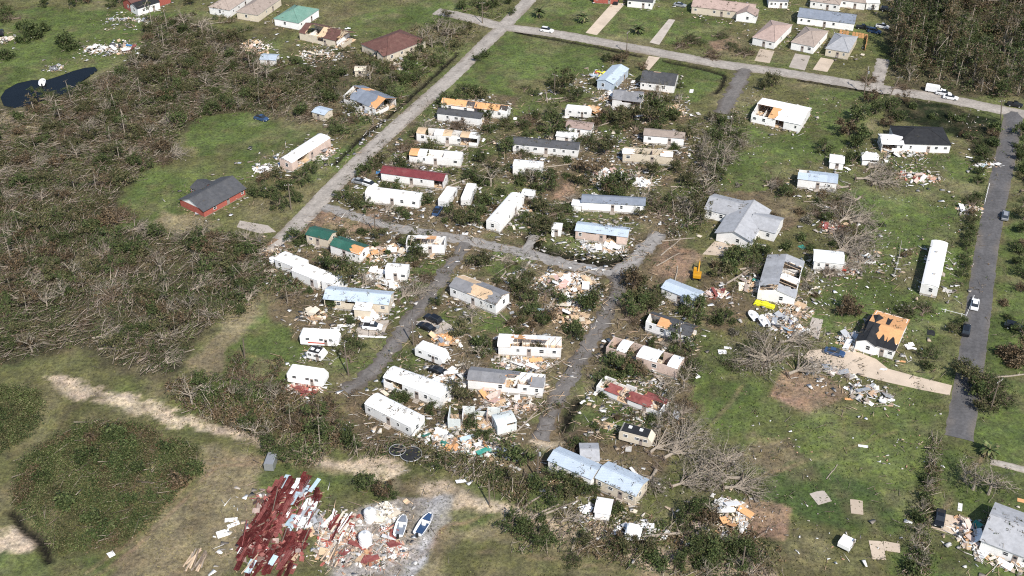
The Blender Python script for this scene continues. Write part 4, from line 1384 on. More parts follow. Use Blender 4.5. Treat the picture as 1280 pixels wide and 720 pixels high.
for lb, at, h, ln in (
        ('tall utility pole beside the light blue roofs', (672, 600), 9, (0, 0)),
        ('tilted utility pole in front of the half charcoal roof', (851, 440), 8.5, (-.9, .3)),
        ('utility pole beside the black cars and gravel lane', (517, 432), 7, (.2, 0)),
        ('utility pole at the gravel loop entrance', (469, 293), 6.5, (.2, 0)),
        ('leaning utility pole at the striped camper', (436, 470), 8, (1.8, .6)),
        ('utility pole on the cross road verge by the driveway', (783, 67), 8, (0, 0)),
        ('utility pole at the junction of the pale roads', (603, 29), 8, (0, 0)),
        ('utility pole beside the torn slate roof', (467, 158), 7, (0, .2)),
        ('utility pole by the bushes near the pale road', (364, 262), 8, (0, .2)),
        ('leaning utility pole on the cross road beside the lane into the wood', (1080, 118), 9, (1.0, .2)),
        ('split utility pole beside the tall wood', (1110, 125), 8, (2.4, 0)),
        ('utility pole at the dark road corner', (1251, 150), 7, (-1.6, 0)),
        ('snapped utility pole in the brush by the dirt track', (612, 632), 6, (.6, .3)),
        ('utility pole standing in the lawn beside the mown field', (693, 118), 7, (0, 0)),
        ('thin lamp pole on the left lawn', (306, 448), 5.5, (.3, .1)),
        ('utility pole at the end of the dark road beside the fallen crown', (1238, 512), 8, (.5, .2)),
        ('dark pole near the broken white rails by the scrub', (927, 712), 6, (0, 0))):
    pole(lb, at, h, ln, 1 if h > 6 else 0, RNG.uniform(0, 3))

# ------------------------------------------------------------------ rubble heaps
WHITE = [(.80, .79, .77), (.72, .70, .66), (.76, .76, .76), (.60, .55, .48), (.52, .36, .24), (.40, .33, .27)]
MIXED = [(.78, .77, .74), (.66, .56, .45), (.60, .36, .20), (.60, .47, .40), (.50, .36, .29), (.30, .24, .19), (.16, .14, .12), (.72, .66, .58)]
TIMBER = [(.66, .50, .34), (.60, .40, .24), (.72, .60, .46), (.52, .36, .24), (.78, .74, .68), (.40, .28, .2), (.70, .62, .54)]
REDS = [(.42, .12, .09), (.52, .16, .12), (.6, .45, .38), (.3, .1, .08), (.75, .72, .68), (.5, .3, .22)]
PALE = [(.80, .79, .77), (.70, .66, .60), (.76, .70, .58), (.62, .54, .44)]


def heap(label, at, rx, ry, h, n, pal, rz=0.0, sheets=(), big=1.0, cat='rubble'):
    x, y = G(*at)
    o = thing('rubble_heap', label, cat, (x, y, 0), math.radians(rz))
    r = random.Random(int(at[0] * 3 + at[1]))
    mb = MB()
    pts = []
    for _ in range(n):
        a, q = r.uniform(0, 6.283), math.sqrt(r.random())
        px, py = math.cos(a) * q * rx, math.sin(a) * q * ry
        zz = h * max(0, 1 - q * q) * r.uniform(.3, 1) + .05
        pts.append((px, py, zz))
    for px, py, zz in pts:
        g_ = r.uniform(.7, 1.12)
        c = tuple(min(.85, q * g_) for q in r.choice(pal))
        T = Matrix.Translation((px, py, zz)) @ Matrix.Rotation(r.uniform(0, 6.28), 4, 'Z') @ Matrix.Rotation(r.gauss(0, .4), 4, 'X') @ Matrix.Rotation(r.gauss(0, .35), 4, 'Y')
        k = r.random()
        if k < .45:
            a, b = r.uniform(.25, .75) * big, r.uniform(.2, .5) * big
            mb.box(-a, a, -b, b, -.03, .03, 'junk', c, T)
        elif k < .8:
            mb.box(-r.uniform(.5, 1.5) * big, r.uniform(.5, 1.5) * big, -.06, .06, -.03, .05, 'junk', c, T)
        else:
            a, b = r.uniform(.15, .4) * big, r.uniform(.15, .4) * big
            mb.box(-a, a, -b, b, -a * .7, a * .7, 'junk', c, T)
    q = link('rubble', mb.mesh('rubble'), o)
    q['kind'] = 'stuff'
    for k, m_ in sheets:
        for _ in range(m_):
            a, qq = r.uniform(0, 6.283), math.sqrt(r.random()) * .8
            sx, sy = r.uniform(.9, 1.6), r.uniform(.5, .9)
            s = MB().box(-sx, sx, -sy, sy, -.025, .025, k)
            link('sheet', s.mesh('sheet'), o, (math.cos(a) * qq * rx, math.sin(a) * qq * ry, h * (1 - qq * qq) + .2), (r.gauss(0, .25), r.gauss(0, .25), r.uniform(0, 6.28)))
    FOOT.append((x, y, max(rx, ry) * .9, 1.0))
    return o


heap('largest timber and plaster rubble pile inside the loop', (710, 358), 8.5, 5.5, 1.5, 420, TIMBER + WHITE[:3], -8, [('ply', 4), ('white', 5), ('insul', 4), ('lumber', 2)])
heap('tail of tan rubble below the largest pile', (712, 395), 4.5, 6.5, 1.0, 190, TIMBER, 20, [('ply', 3), ('cream', 2), ('white', 2)])
heap('bright colourful rubble on the far lawn near the pond', (150, 62), 6.5, 4, .9, 130, MIXED + WHITE, 0, [('tarp', 1), ('white', 4), ('mauve', 2), ('dgrey', 2)])
heap('white wreckage on the far lawn beside colourful rubble', (120, 62), 4.5, 3, .7, 70, WHITE, 0, [('white', 3)])
heap('pale siding wreckage below the far brick house', (160, 25), 8, 1.6, .5, 70, WHITE + [(.4, .4, .38)], -5, [('metal', 3)])
heap('timber rubble between pale green roof and flattened wood', (318, 60), 6, 6, .9, 130, TIMBER + MIXED, 20, [('ply', 2)])
heap('plaster rubble behind the wrecked maroon-roofed house', (400, 70), 8, 4, .8, 110, TIMBER + WHITE, -10, [('cream', 3)])
heap('white wall pieces of the wrecked slate-roofed house', (463, 138), 4, 4, 1.0, 70, WHITE, 0, [('white', 4), ('slateblue', 2)])
heap('splintered wreckage at the end of the long white home by the road', (402, 190), 4, 4, .8, 90, MIXED, 40, [('metal', 2)])
heap('white wreckage at the lower end of the long home by the road', (342, 210), 5.5, 3, .6, 90, WHITE + [(.3, .28, .26)], 20, [('white', 3), ('tarp', 1)])
heap('orange plywood and plaster heap beside green metal roof', (468, 318), 4, 3.4, .9, 100, TIMBER, 0, [('osb', 3), ('pink', 2)])
heap('plaster heap left of the roofless white home', (498, 313), 3.4, 3, .7, 80, WHITE + TIMBER, 0, [('white', 2), ('cream', 2)])
heap('white rubble at the end of short trailer home', (471, 346), 3.2, 3.2, .9, 80, WHITE, 0, [('white', 4)])
heap('white sheets tumbled before the short trailer home', (487, 357), 3.4, 1.6, .5, 40, WHITE, 0, [('white', 3)])
heap('tan board panels fallen at the pale blue roof end', (394, 396), 2.6, 2.6, 1.3, 50, TIMBER, 0, [('cream', 4), ('ply', 2)])
heap('collapsed white carport frame on concrete slab', (458, 396), 4, 2.4, 1.4, 70, WHITE + [(.1, .1, .1)], -5, [('white', 4)])
heap('orange plywood wall fallen beside two black cars', (558, 426), 3.6, 2.2, .6, 70, TIMBER + [(.62, .33, .15)], -25, [('osb', 3), ('ply', 2), ('slateblue', 1)])
heap('white wreckage heap with crushed dark car', (562, 476), 5, 4, .9, 150, WHITE + MIXED, 0, [('white', 5), ('dgrey', 2)])
heap('pink plaster spilling from the split grey-roofed home', (616, 492), 2.8, 4.4, 1.3, 120, MIXED + TIMBER, 10, [('pink', 3), ('osb', 2), ('insul', 2)])
heap('red brick rubble under the leaning white camper', (380, 487), 4.2, 1.8, .6, 110, REDS, -8, [('mauve', 3)])
heap('rubble along the front of the pinkish mobile home', (655, 455), 6.5, 2.2, .6, 120, MIXED + WHITE, -3, [('white', 3), ('osb', 1)])
heap('rubble strewn in front of the grey-roofed split home', (645, 508), 6, 2.6, .6, 110, MIXED, 0, [('ply', 2), ('white', 2)])
heap('rubble beside torn aqua mobile home', (585, 555), 7, 3, .6, 120, MIXED + WHITE + [(.2, .36, .3)], 0, [('teal', 1), ('lblue', 1), ('osb', 2), ('white', 2)])
heap('white scraps between aqua home and brush', (545, 548), 3.4, 3, .6, 70, WHITE, 0, [('white', 2), ('teal', 1)])
heap('timber rubble of the collapsed house below concrete driveway', (772, 124), 6, 4, 1.3, 170, MIXED + TIMBER, 0, [('white', 3), ('dgrey', 3), ('red', 1)])
heap('yellow roof sheet and white siding by the workshop', (752, 95), 3.8, 2.8, .8, 60, WHITE, 0, [('lemon', 3), ('red', 1), ('blueroof', 2)])
heap('orange plywood wall beside the long-bodied camper', (742, 141), 3.4, 2.6, 1.6, 50, TIMBER, 0, [('osb', 4), ('ply', 3)])
heap('broken roof and siding rubble among upper homes', (768, 222), 8, 5, .8, 200, MIXED + WHITE, 0, [('white', 3), ('insul', 2)])
heap('white door-sized panels heaped in the rubble of the upper homes', (805, 230), 3.4, 2.2, .8, 60, WHITE, 0, [('white', 5)])
heap('pink and white rubble beside the little white shed', (660, 262), 5, 3, .5, 80, MIXED + WHITE, 0, [('white', 2)])
heap('timber rubble below the dark-roofed driveway house', (842, 140), 4, 4, .8, 80, TIMBER, 20, [('ply', 2)])
heap('white siding spilled before pink-walled mobile home', (755, 311), 6, 2, .6, 100, WHITE, -6, [('white', 5)])
heap('red and pink rubble right of the excavator', (895, 368), 2.6, 2, .6, 70, REDS + WHITE, 0, [('mauve', 2), ('pink', 2)])
heap('plaster rubble at the drive of torn white house', (938, 357), 3.6, 3, .5, 60, TIMBER, 0, [('cream', 3), ('tan', 2), ('teal', 1)])
heap('grey and white wreckage below the yellow slide', (972, 402), 5, 3.4, .8, 130, WHITE + [(.2, .2, .25), (.4, .36, .34)], 0, [('metal', 3), ('dgrey', 2)])
heap('orange and white rubble beside bare concrete pad', (992, 414), 3, 2, .6, 60, WHITE + [(.62, .33, .15)], 0, [('osb', 2), ('white', 2), ('lblue', 1)])
heap('splintered timber between torn white house and lawn', (995, 388), 3, 4, .6, 90, TIMBER + [(.36, .3, .24)], 60, [('ply', 1)])
heap('red and white rubble at the crushed home end', (1058, 337), 3, 2.2, .8, 60, REDS + WHITE, 0, [('red', 2), ('white', 2)])
heap('white siding and blue scrap under the grey fallen tree', (1080, 325), 3, 2, .6, 50, WHITE, 0, [('white', 2), ('lblue', 2)])
heap('reddish clutter by grey fallen trees', (1040, 285), 3, 3.6, .6, 90, REDS + MIXED, 60, [('mauve', 2)])
heap('colourful wreckage strip on the lawn beside the dark road', (1145, 222), 6.5, 2.6, .5, 110, REDS + WHITE + TIMBER, -15, [('white', 3), ('pink', 2)])
heap('white wreckage by the black-roofed house corner', (1092, 198), 4, 3, .6, 60, WHITE, -30, [('white', 4)])
heap('pale rubble in front of the black-roofed house', (1132, 192), 6, 2, .8, 80, WHITE, 0, [('white', 3)])
heap('white scraps on the dark road verge by the lawn', (1212, 261), 3.6, 1.2, .4, 40, WHITE + TIMBER, 0, [('white', 1)])
heap('white and blue scraps on the verge near the wet hollow', (1234, 207), 4, 1.2, .4, 40, WHITE, 0, [('lblue', 1), ('white', 1)])
heap('white twisted metal beside the plywood-patched house', (1064, 428), 3.4, 3.6, 1.0, 80, WHITE + [(.5, .5, .5)], 30, [('metal', 3), ('white', 1)])
heap('white pipe and frame wreckage beside the sandy drive', (1088, 494), 5, 3.6, .9, 60, WHITE + [(.5, .5, .5)], -30, [('metal', 2)], 1.5)
heap('grey timber wreckage along the sandy drive', (1036, 464), 6, 1.4, .5, 50, [(.5, .45, .4), (.62, .58, .52), (.36, .3, .26)], -22, [('metal', 2)], 1.3)
heap('white and orange rubble heap beside tilled plot', (913, 643), 3.8, 4, 1.4, 190, WHITE + TIMBER[:3], 0, [('white', 5), ('osb', 3)])
heap('white awning wreckage by the open-fronted shed', (736, 645), 2, 2.6, .7, 40, WHITE, 0, [('white', 2)])
heap('broken white boards around the small camper', (790, 664), 5, 2.4, .7, 60, WHITE, 0, [('white', 2), ('metal', 2)])
heap('pink rubble among the logs by the track', (880, 668), 4, 3, .7, 80, MIXED, 0, [('pink', 2)])
heap('dark wreckage between tan driveway and grey-roofed house', (1210, 668), 2.6, 4.6, .9, 120, MIXED + [(.1, .1, .1), (.7, .68, .66)], 0, [('white', 2), ('pink', 2), ('teal', 1)])
heap('white siding wreckage in front of the scratched grey roof', (1262, 705), 7, 2, .7, 90, WHITE + TIMBER, -22, [('white', 4)])
heap('pale stone rubble beside the upper storage tank', (481, 643), 2.6, 3, .8, 90, PALE, 0, [('cream', 2)])
heap('mixed scrap around the storage tanks', (452, 690), 9, 4.5, .4, 200, REDS + WHITE + MIXED, 0, [('mauve', 2), ('ply', 2)])
heap('white gazebo wreck at the pond edge', (70, 86), 2, 2, .8, 30, WHITE + [(.3, .3, .32)], 0, [('grey', 3)])
heap('white slab of wreckage at the edge of the far lawn', (6, 50), 3, 2, .6, 30, PALE + [(.6, .45, .4)], 0, [('cream', 2)])
heap('tan rubble at the broken front of the brown hip-roofed house', (497, 84), 3.4, 2, .8, 50, TIMBER, 0, [('cream', 2)])
heap('grey broken slabs beside the pale road end', (343, 318), 4, 2.6, .5, 60, TIMBER + [(.4, .36, .32)], 0, [('ply', 1)])
heap('white and green litter in the ditch below the white homes', (600, 566), 6, 2, .4, 70, WHITE + [(.2, .36, .3)], 0, [('teal', 1)])


def timber_stack(label, at, toward, n, L0):
    x, y = G(*at)
    o = thing('timber_stack', label, 'timber', (x, y, 0), heading(at, toward))
    r = random.Random(8)
    for i in range(n):
        L_ = L0 * r.uniform(.6, 1.1)
        link('plank', MB().box(-L_ / 2, L_ / 2, -.13, .13, -.05, .05, r.choice(['palebark', 'skirt', 'bark', 'lumber', 'palebark'])).mesh('plank'), o, (r.uniform(-.6, .6), r.uniform(-1.5, 1.5), .1 + r.random() * .6), (r.gauss(0, .1), r.gauss(0, .06), r.gauss(0, .16)))


timber_stack('weathered grey timber stack on dry grass below the dirt track', (245, 702), (255, 686), 26, 5.0)
timber_stack('pile of long boards beside the collapsed red building', (418, 694), (428, 680), 10, 6.0)


def collapsed():
    """flattened red metal building: every sheet its own piece"""
    x, y = G(345, 660)
    o = thing('collapsed_metal_building', 'flattened building of long red metal sheets and scrap below the dirt track', 'wrecked building', (x, y, 0), 0)
    r = random.Random(3)
    P_ = poly([(294, 706), (300, 672), (326, 632), (348, 602), (384, 600), (404, 612), (396, 640), (384, 672), (366, 716), (320, 720)]) - np.array([x, y])
    base_a = heading((300, 690), (342, 622))
    pts = inside(P_, 170, np.random.default_rng(4), clear=-99)
    for i, (px, py) in enumerate(pts):
        L_, W_ = r.uniform(2.0, 6.0), r.uniform(.35, .62)
        right = px > 1.5 and py > -1
        k = r.choices(['redmetal', 'mauve', 'white', 'lblue', 'metal', 'ply'], [3, 1, 3, 1.2, 1, .6] if right else [12, 2, .12, .05, .1, .15])[0]
        s = MB()
        n = 5 if k in ('redmetal', 'mauve') else 1
        if n > 1:      # ribbed sheet
            for j in range(n):
                y0 = -W_ + 2 * W_ * j / n
                s.box(-L_ / 2, L_ / 2, y0, y0 + 2 * W_ / n - .05, -.015, .015 + (.05 if j % 2 else 0), k)
        else:
            s.box(-L_ / 3, L_ / 3, -W_, W_, -.02, .02, k)
        link('roof_sheet', s.mesh('roof_sheet'), o, (px, py, r.uniform(.08, .7)), (r.gauss(0, .10), r.gauss(0, .05), base_a + r.gauss(0, .11)))
    for i in range(16):
        px, py = pts[i * 4]
        L_ = r.uniform(3, 7)
        link('beam', MB().box(-L_ / 2, L_ / 2, -.08, .08, -.08, .08, r.choice(['lumber', 'mauve', 'mauve', 'bark'])).mesh('beam'), o, (px, py, r.uniform(.4, 1.3)), (0, r.gauss(0, .08), base_a + r.gauss(0, .5)))
    g = clutter(260, P_[:, 0].min() * .8, P_[:, 0].max() * .8, P_[:, 1].min() * .8, P_[:, 1].max() * .8, .1, r, 1.0, [(.2, .08, .07), (.3, .12, .1), (.34, .12, .1), (.26, .08, .07), (.16, .10, .08), (.4, .3, .26)])
    q = link('scrap', g.mesh('scrap'), o)
    q['kind'] = 'stuff'
    FOOT.append((x, y, 9, 1.2))
    # second wrecked bay with long pale and red strips
    x, y = G(424, 662)
    o = thing('collapsed_shed', 'collapsed shed of long white and red strips beside the tanks', 'wrecked building', (x, y, 0), 0)
    base_a = heading((408, 680), (432, 640))
    for i in range(26):
        L_, W_ = r.uniform(2.5, 6), r.uniform(.25, .5)
        k = r.choices(['white', 'redmetal', 'cream', 'mauve', 'lumber'], [4, 3, 2, 2, 1])[0]
        off = r.uniform(-3.2, 3.2)
        c, s_ = math.cos(base_a), math.sin(base_a)
        al = r.uniform(-1.6, 1.6)
        link('strip', MB().box(-L_ / 2, L_ / 2, -W_ / 2, W_ / 2, -.025, .025, k).mesh('strip'), o, (c * al - s_ * off, s_ * al + c * off, r.uniform(.1, .9)), (r.gauss(0, .1), r.gauss(0, .06), base_a + r.gauss(0, .12)))
    g = clutter(120, -4, 4, -4, 4, .1, r, .9, REDS + WHITE)
    q = link('scrap', g.mesh('scrap'), o)
    q['kind'] = 'stuff'


collapsed()
heap('red and white scrap between tanks and boats', (484, 668), 1.6, 2.2, .6, 40, REDS + WHITE, 20, [('mauve', 1), ('white', 1)])
heap('red and white scrap below the narrow boat', (496, 686), 1.3, 2.0, .5, 30, REDS + WHITE, 30, [('mauve', 1)])
heap('rusty tin box and boards below the storage tanks', (461, 704), 1.4, 1.2, .9, 24, [(.36, .16, .1), (.3, .14, .1), (.42, .3, .22)], 0, [('mauve', 2)])
heap('dark engine scrap beside the light blue strips', (394, 652), 2.2, 2.4, .6, 60, [(.2, .2, .21), (.3, .3, .31), (.12, .12, .12), (.42, .4, .38)], 0, [('metal', 2)])
heap('orange plywood and fabric below the aqua end section', (560, 562), 2.4, 1.4, .5, 40, TIMBER, 0, [('osb', 2)])

# ------------------------------------------------------------------ loose sheets one can count


def loose(label, at, sx, sy, k, rz, z=.06, tilt=0.0, name='loose_panel', cat='panel', group=None):
    x, y = G(*at)
    mb = MB()
    r = random.Random(int(at[0] * 11 + at[1]))
    q = [(-sx / 2, -sy / 2), (sx / 2 * r.uniform(.9, 1), -sy / 2), (sx / 2, sy / 2 * r.uniform(.85, 1)), (0, sy / 2 * r.uniform(.9, 1.05)), (-sx / 2, sy / 2)]
    mb.slab([(a, b, .03) for a, b in q], .05, k)
    o = link(name, mb.mesh(name), None, (x, y, z), (tilt, 0, math.radians(rz)))
    return tag(o, label, cat, group)


for a in [
    ('white box lid on the grass below the dirt track, the flat one', (289, 650), 2.4, 1.0, 'white', 8),
    ('white panel on dry grass beside the twin white lids', (292, 656), 2.4, 1.0, 'white', 32),
    ('white double panel on dry grass near red sheets', (279, 667), 2.4, 1.8, 'white', 25),
    ('small white panel beside the red collapsed building', (328, 620), 1.9, 1.0, 'white', -3),
    ('crumpled white bag at the thicket corner', (139, 693), 1.2, 1.4, 'white', 40),
    ('tan plywood sheet on the grass near the flattened home', (753, 531), 4.6, 2.2, 'ply', -22),
    ('white box panel on lawn beside grey fallen limbs', (903, 440), 1.9, 1.6, 'white', 0),
    ('white strip panel beside the white box panel', (910, 435), 1.8, .8, 'white', -10),
    ('upright tan roof section on the lower lawn', (1071, 634), 2.4, 3.8, 'sandy', -10),
    ('tan roof section lying left of its twin by the fence', (1097, 688), 2.6, 4.6, 'sandy', -5),
    ('tan roof section lying right of its twin by the fence', (1115, 684), 3.0, 2.4, 'sandy', -12),
    ('brown fire-pit slab on lower lawn', (1026, 622), 3.2, 3.2, 'conc', 20),
    ('white bent sheet on the circular lawn', (1079, 558), 2.0, .7, 'white', -10),
    ('orange plank on grass below plywood-patched house', (1128, 452), 1.4, .6, 'osb', -15),
    ('orange board by the tilled plot', (1061, 499), 1.8, .7, 'osb', -5),
    ('orange board at the frame edge lawn', (1277, 626), 1.6, 1.0, 'osb', -20),
    ('white sheet leaning by the grey-roofed house garden', (1200, 634), .8, 2.2, 'white', -20),
    ('blue tarp scrap at the red-roofed home end', (474, 216), 1.8, 1.6, 'tarp', 0),
    ('pale blue roof strip by the long rubble pile', (668, 387), 5.0, 1.0, 'lblue', -5),
    ('teal tarp piece by the upper lawn trees', (1003, 309), 1.6, 1.8, 'teal', 30),
    ('long white gutter strip on grass beside the striped camper', (433, 407), 4.2, 1.0, 'white', 5),
    ('white fallen door panel beside the striped camper', (419, 412), 2.2, 1.8, 'white', 15),
    ('long white fallen carport rail', (462, 421), 8.0, .6, 'white', -4),
    ('white tipped panel near the orange-patched house drive', (1100, 432), 1.4, .8, 'white', 40),
    ('dark trampoline mat lying on the lawn beside white home', (1103, 282), 1.9, 1.3, 'black', 0),
    ('black tarp on grass beside plywood-patched house', (1164, 416), 1.8, 2.2, 'black', -20),
]:
    loose(*a)


def trampoline(label, at, rad):
    x, y = G(*at)
    o = thing('trampoline', label, 'trampoline', (x, y, 0), .2)
    link('mat', MB().tube([(0, 0, .8), (0, 0, .83)], rad * .9, 'black', 20).mesh('mat'), o)
    rm = MB()
    ring = [(math.cos(i * math.pi / 10) * rad, math.sin(i * math.pi / 10) * rad, .82) for i in range(21)]
    rm.tube(ring, .06, 'metal', 5)
    link('rim', rm.mesh('rim'), o)
    for i in range(6):
        a = i * math.pi / 3
        link('leg', MB().tube([(math.cos(a) * rad, math.sin(a) * rad, 0), (math.cos(a) * rad, math.sin(a) * rad, .8)], .05, 'metal', 5).mesh('leg'), o)


trampoline('round black trampoline at the sand patch edge', (514, 571), 2.2)
trampoline('black trampoline with torn side beside the round one', (497, 566), 1.7)


def fence(label, pts, k='osb', h=1.7, board=.9, gap=.1, miss=.1, name='board_fence', lean=.0, rail=True):
    """each board is a piece of its own on two rails"""
    P_ = [GV(*p) for p in pts]
    o = thing(name, label, 'fence', P_[0], 0)
    r = random.Random(int(pts[0][0]))
    for a, b in zip(P_[:-1], P_[1:]):
        L_ = (b - a).length
        rz = math.atan2((b - a).y, (b - a).x)
        n = int(L_ / (board + gap))
        for i in range(n):
            if r.random() < miss:
                continue
            q = a + (b - a) * ((i + .5) / n) - P_[0]
            link('board', shared(f'board{k}{board}{h}', lambda mb: mb.box(-board / 2, board / 2, -.03, .03, .02, h, k)), o, q, (r.gauss(lean, .08), r.gauss(0, .04), rz))
        if not rail:
            continue
        link('rail', MB().box(0, L_, .034, .1, h * .7, h * .7 + .09, k).mesh('rail'), o, a - P_[0], (0, 0, rz))
    return o


fence('orange plywood fence behind the light grey-roofed house', [(1049, 43), (1084, 49), (1081, 64)], 'osb', 1.8)
fence('bent white rail fence along the dark road verge', [(1217, 372), (1207, 397), (1176, 389)], 'trim', 1.0, .25, 1.2, .2, 'rail_fence')
fence('broken white rail fence beside the dark road near silver car', [(1236, 232), (1230, 256)], 'trim', 1.0, .25, .9, .2, 'rail_fence')
fence('toppled white pickets in a line crossing the lawn to the dark road', [(1100, 245), (1140, 253), (1195, 262)], 'trim', .5, .35, 1.3, .45, 'rail_fence', .9, False)
fence('grey picket fence left of the white single-wide home', [(1126, 304), (1122, 330), (1117, 346)], 'skirt', 1.1, .3, .8, .3, 'rail_fence')

# ------------------------------------------------------------------ trees
GRN = [(.040, .060, .020), (.054, .076, .025), (.074, .094, .033), (.030, .044, .017), (.092, .108, .044)]
BRN = [(.105, .072, .040), (.135, .095, .055), (.075, .055, .034), (.165, .125, .080), (.055, .045, .026)]
OLV = [(.075, .080, .032), (.095, .090, .042), (.055, .062, .026), (.120, .105, .055), (.040, .050, .020)]
LGT = [(.085, .105, .036), (.11, .125, .05), (.065, .085, .028), (.14, .135, .065)]
GRY = [(.14, .125, .100), (.18, .16, .13), (.10, .088, .066), (.070, .070, .040), (.22, .20, .165)]


def leaves(rg, cen, spread, n, size, pal, flat=.8):
    """n leaf-spray faces about each centre -> corner points, face colours"""
    cen = np.asarray(cen, float)
    c = np.repeat(cen, n, axis=0)
    sp = np.repeat(np.broadcast_to(np.asarray(spread, float), (len(cen),)), n)
    m = len(c)
    p_ = c + rg.normal(0, 1, (m, 3)) * sp[:, None] * np.array([1, 1, flat])
    p_[:, 2] = np.maximum(p_[:, 2], .06)
    a = rg.normal(0, 1, (m, 3))
    a[:, 2] *= .8
    a /= np.linalg.norm(a, axis=1)[:, None]
    b = np.cross(a, rg.normal(0, 1, (m, 3)))
    b /= np.linalg.norm(b, axis=1)[:, None] + 1e-9
    s1 = size * rg.uniform(.5, 1.35, m)[:, None]
    s2 = s1 * rg.uniform(.35, .8, m)[:, None]
    V_ = np.stack([p_ - a * s1, p_ + b * s2, p_ + a * s1, p_ - b * s2], 1)
    V_[:, :, 2] = np.maximum(V_[:, :, 2], .03)
    pal = np.array(pal)
    tone = np.repeat(rg.integers(0, len(pal), len(cen)), n)
    alt = rg.integers(0, len(pal), m)
    pick = np.where(rg.random(m) < .6, tone, alt)
    col = pal[pick] * rg.uniform(.75, 1.3, m)[:, None]
    return V_, col


def leaf_mesh(name, V_, col):
    n = len(V_)
    return npmesh(name, V_.reshape(-1, 3), np.arange(n * 4).reshape(n, 4), ['leaf'], col)


def limb(mb, r, p_, d_, ln, rad, depth, tips, k, bend=.25, up=0.0, floor=None, kids=(3, 4), ratio=.62):
    pts, rr = [Vector(p_)], [rad]
    q, dd = Vector(p_), Vector(d_).normalized()
    ns = 4 if depth > 1 else 3
    for i in range(ns):
        dd = (dd + Vector((r.gauss(0, bend), r.gauss(0, bend), r.gauss(0, bend) + up))).normalized()
        q = q + dd * (ln / ns)
        if floor is not None and q.z < floor:
            q.z = floor + r.uniform(0, .15)
            dd.z = abs(dd.z) * .3
        pts.append(q.copy())
        rr.append(rad * (1 - .62 * (i + 1) / ns))
        if depth <= 1:
            tips.append(q.copy())
    mb.tube(pts, rr, k, 5 if rad > .08 else 3, cap=False)
    if depth > 0:
        for i in range(r.randint(*kids)):
            j = r.randint(1, ns)
            base_d = (pts[j] - pts[j - 1]).normalized()
            ax = Vector((r.gauss(0, 1), r.gauss(0, 1), r.gauss(0, .7))).normalized()
            nd = (base_d * 1.0 + ax * .9).normalized()
            limb(mb, r, pts[j], nd, ln * ratio * r.uniform(.7, 1.15), rr[j] * .62, depth - 1, tips, k, bend, up, floor, kids, ratio)


PROTO = {}


def proto(kind, i, trunk, crown):
    PROTO.setdefault(kind, []).append((trunk, crown))


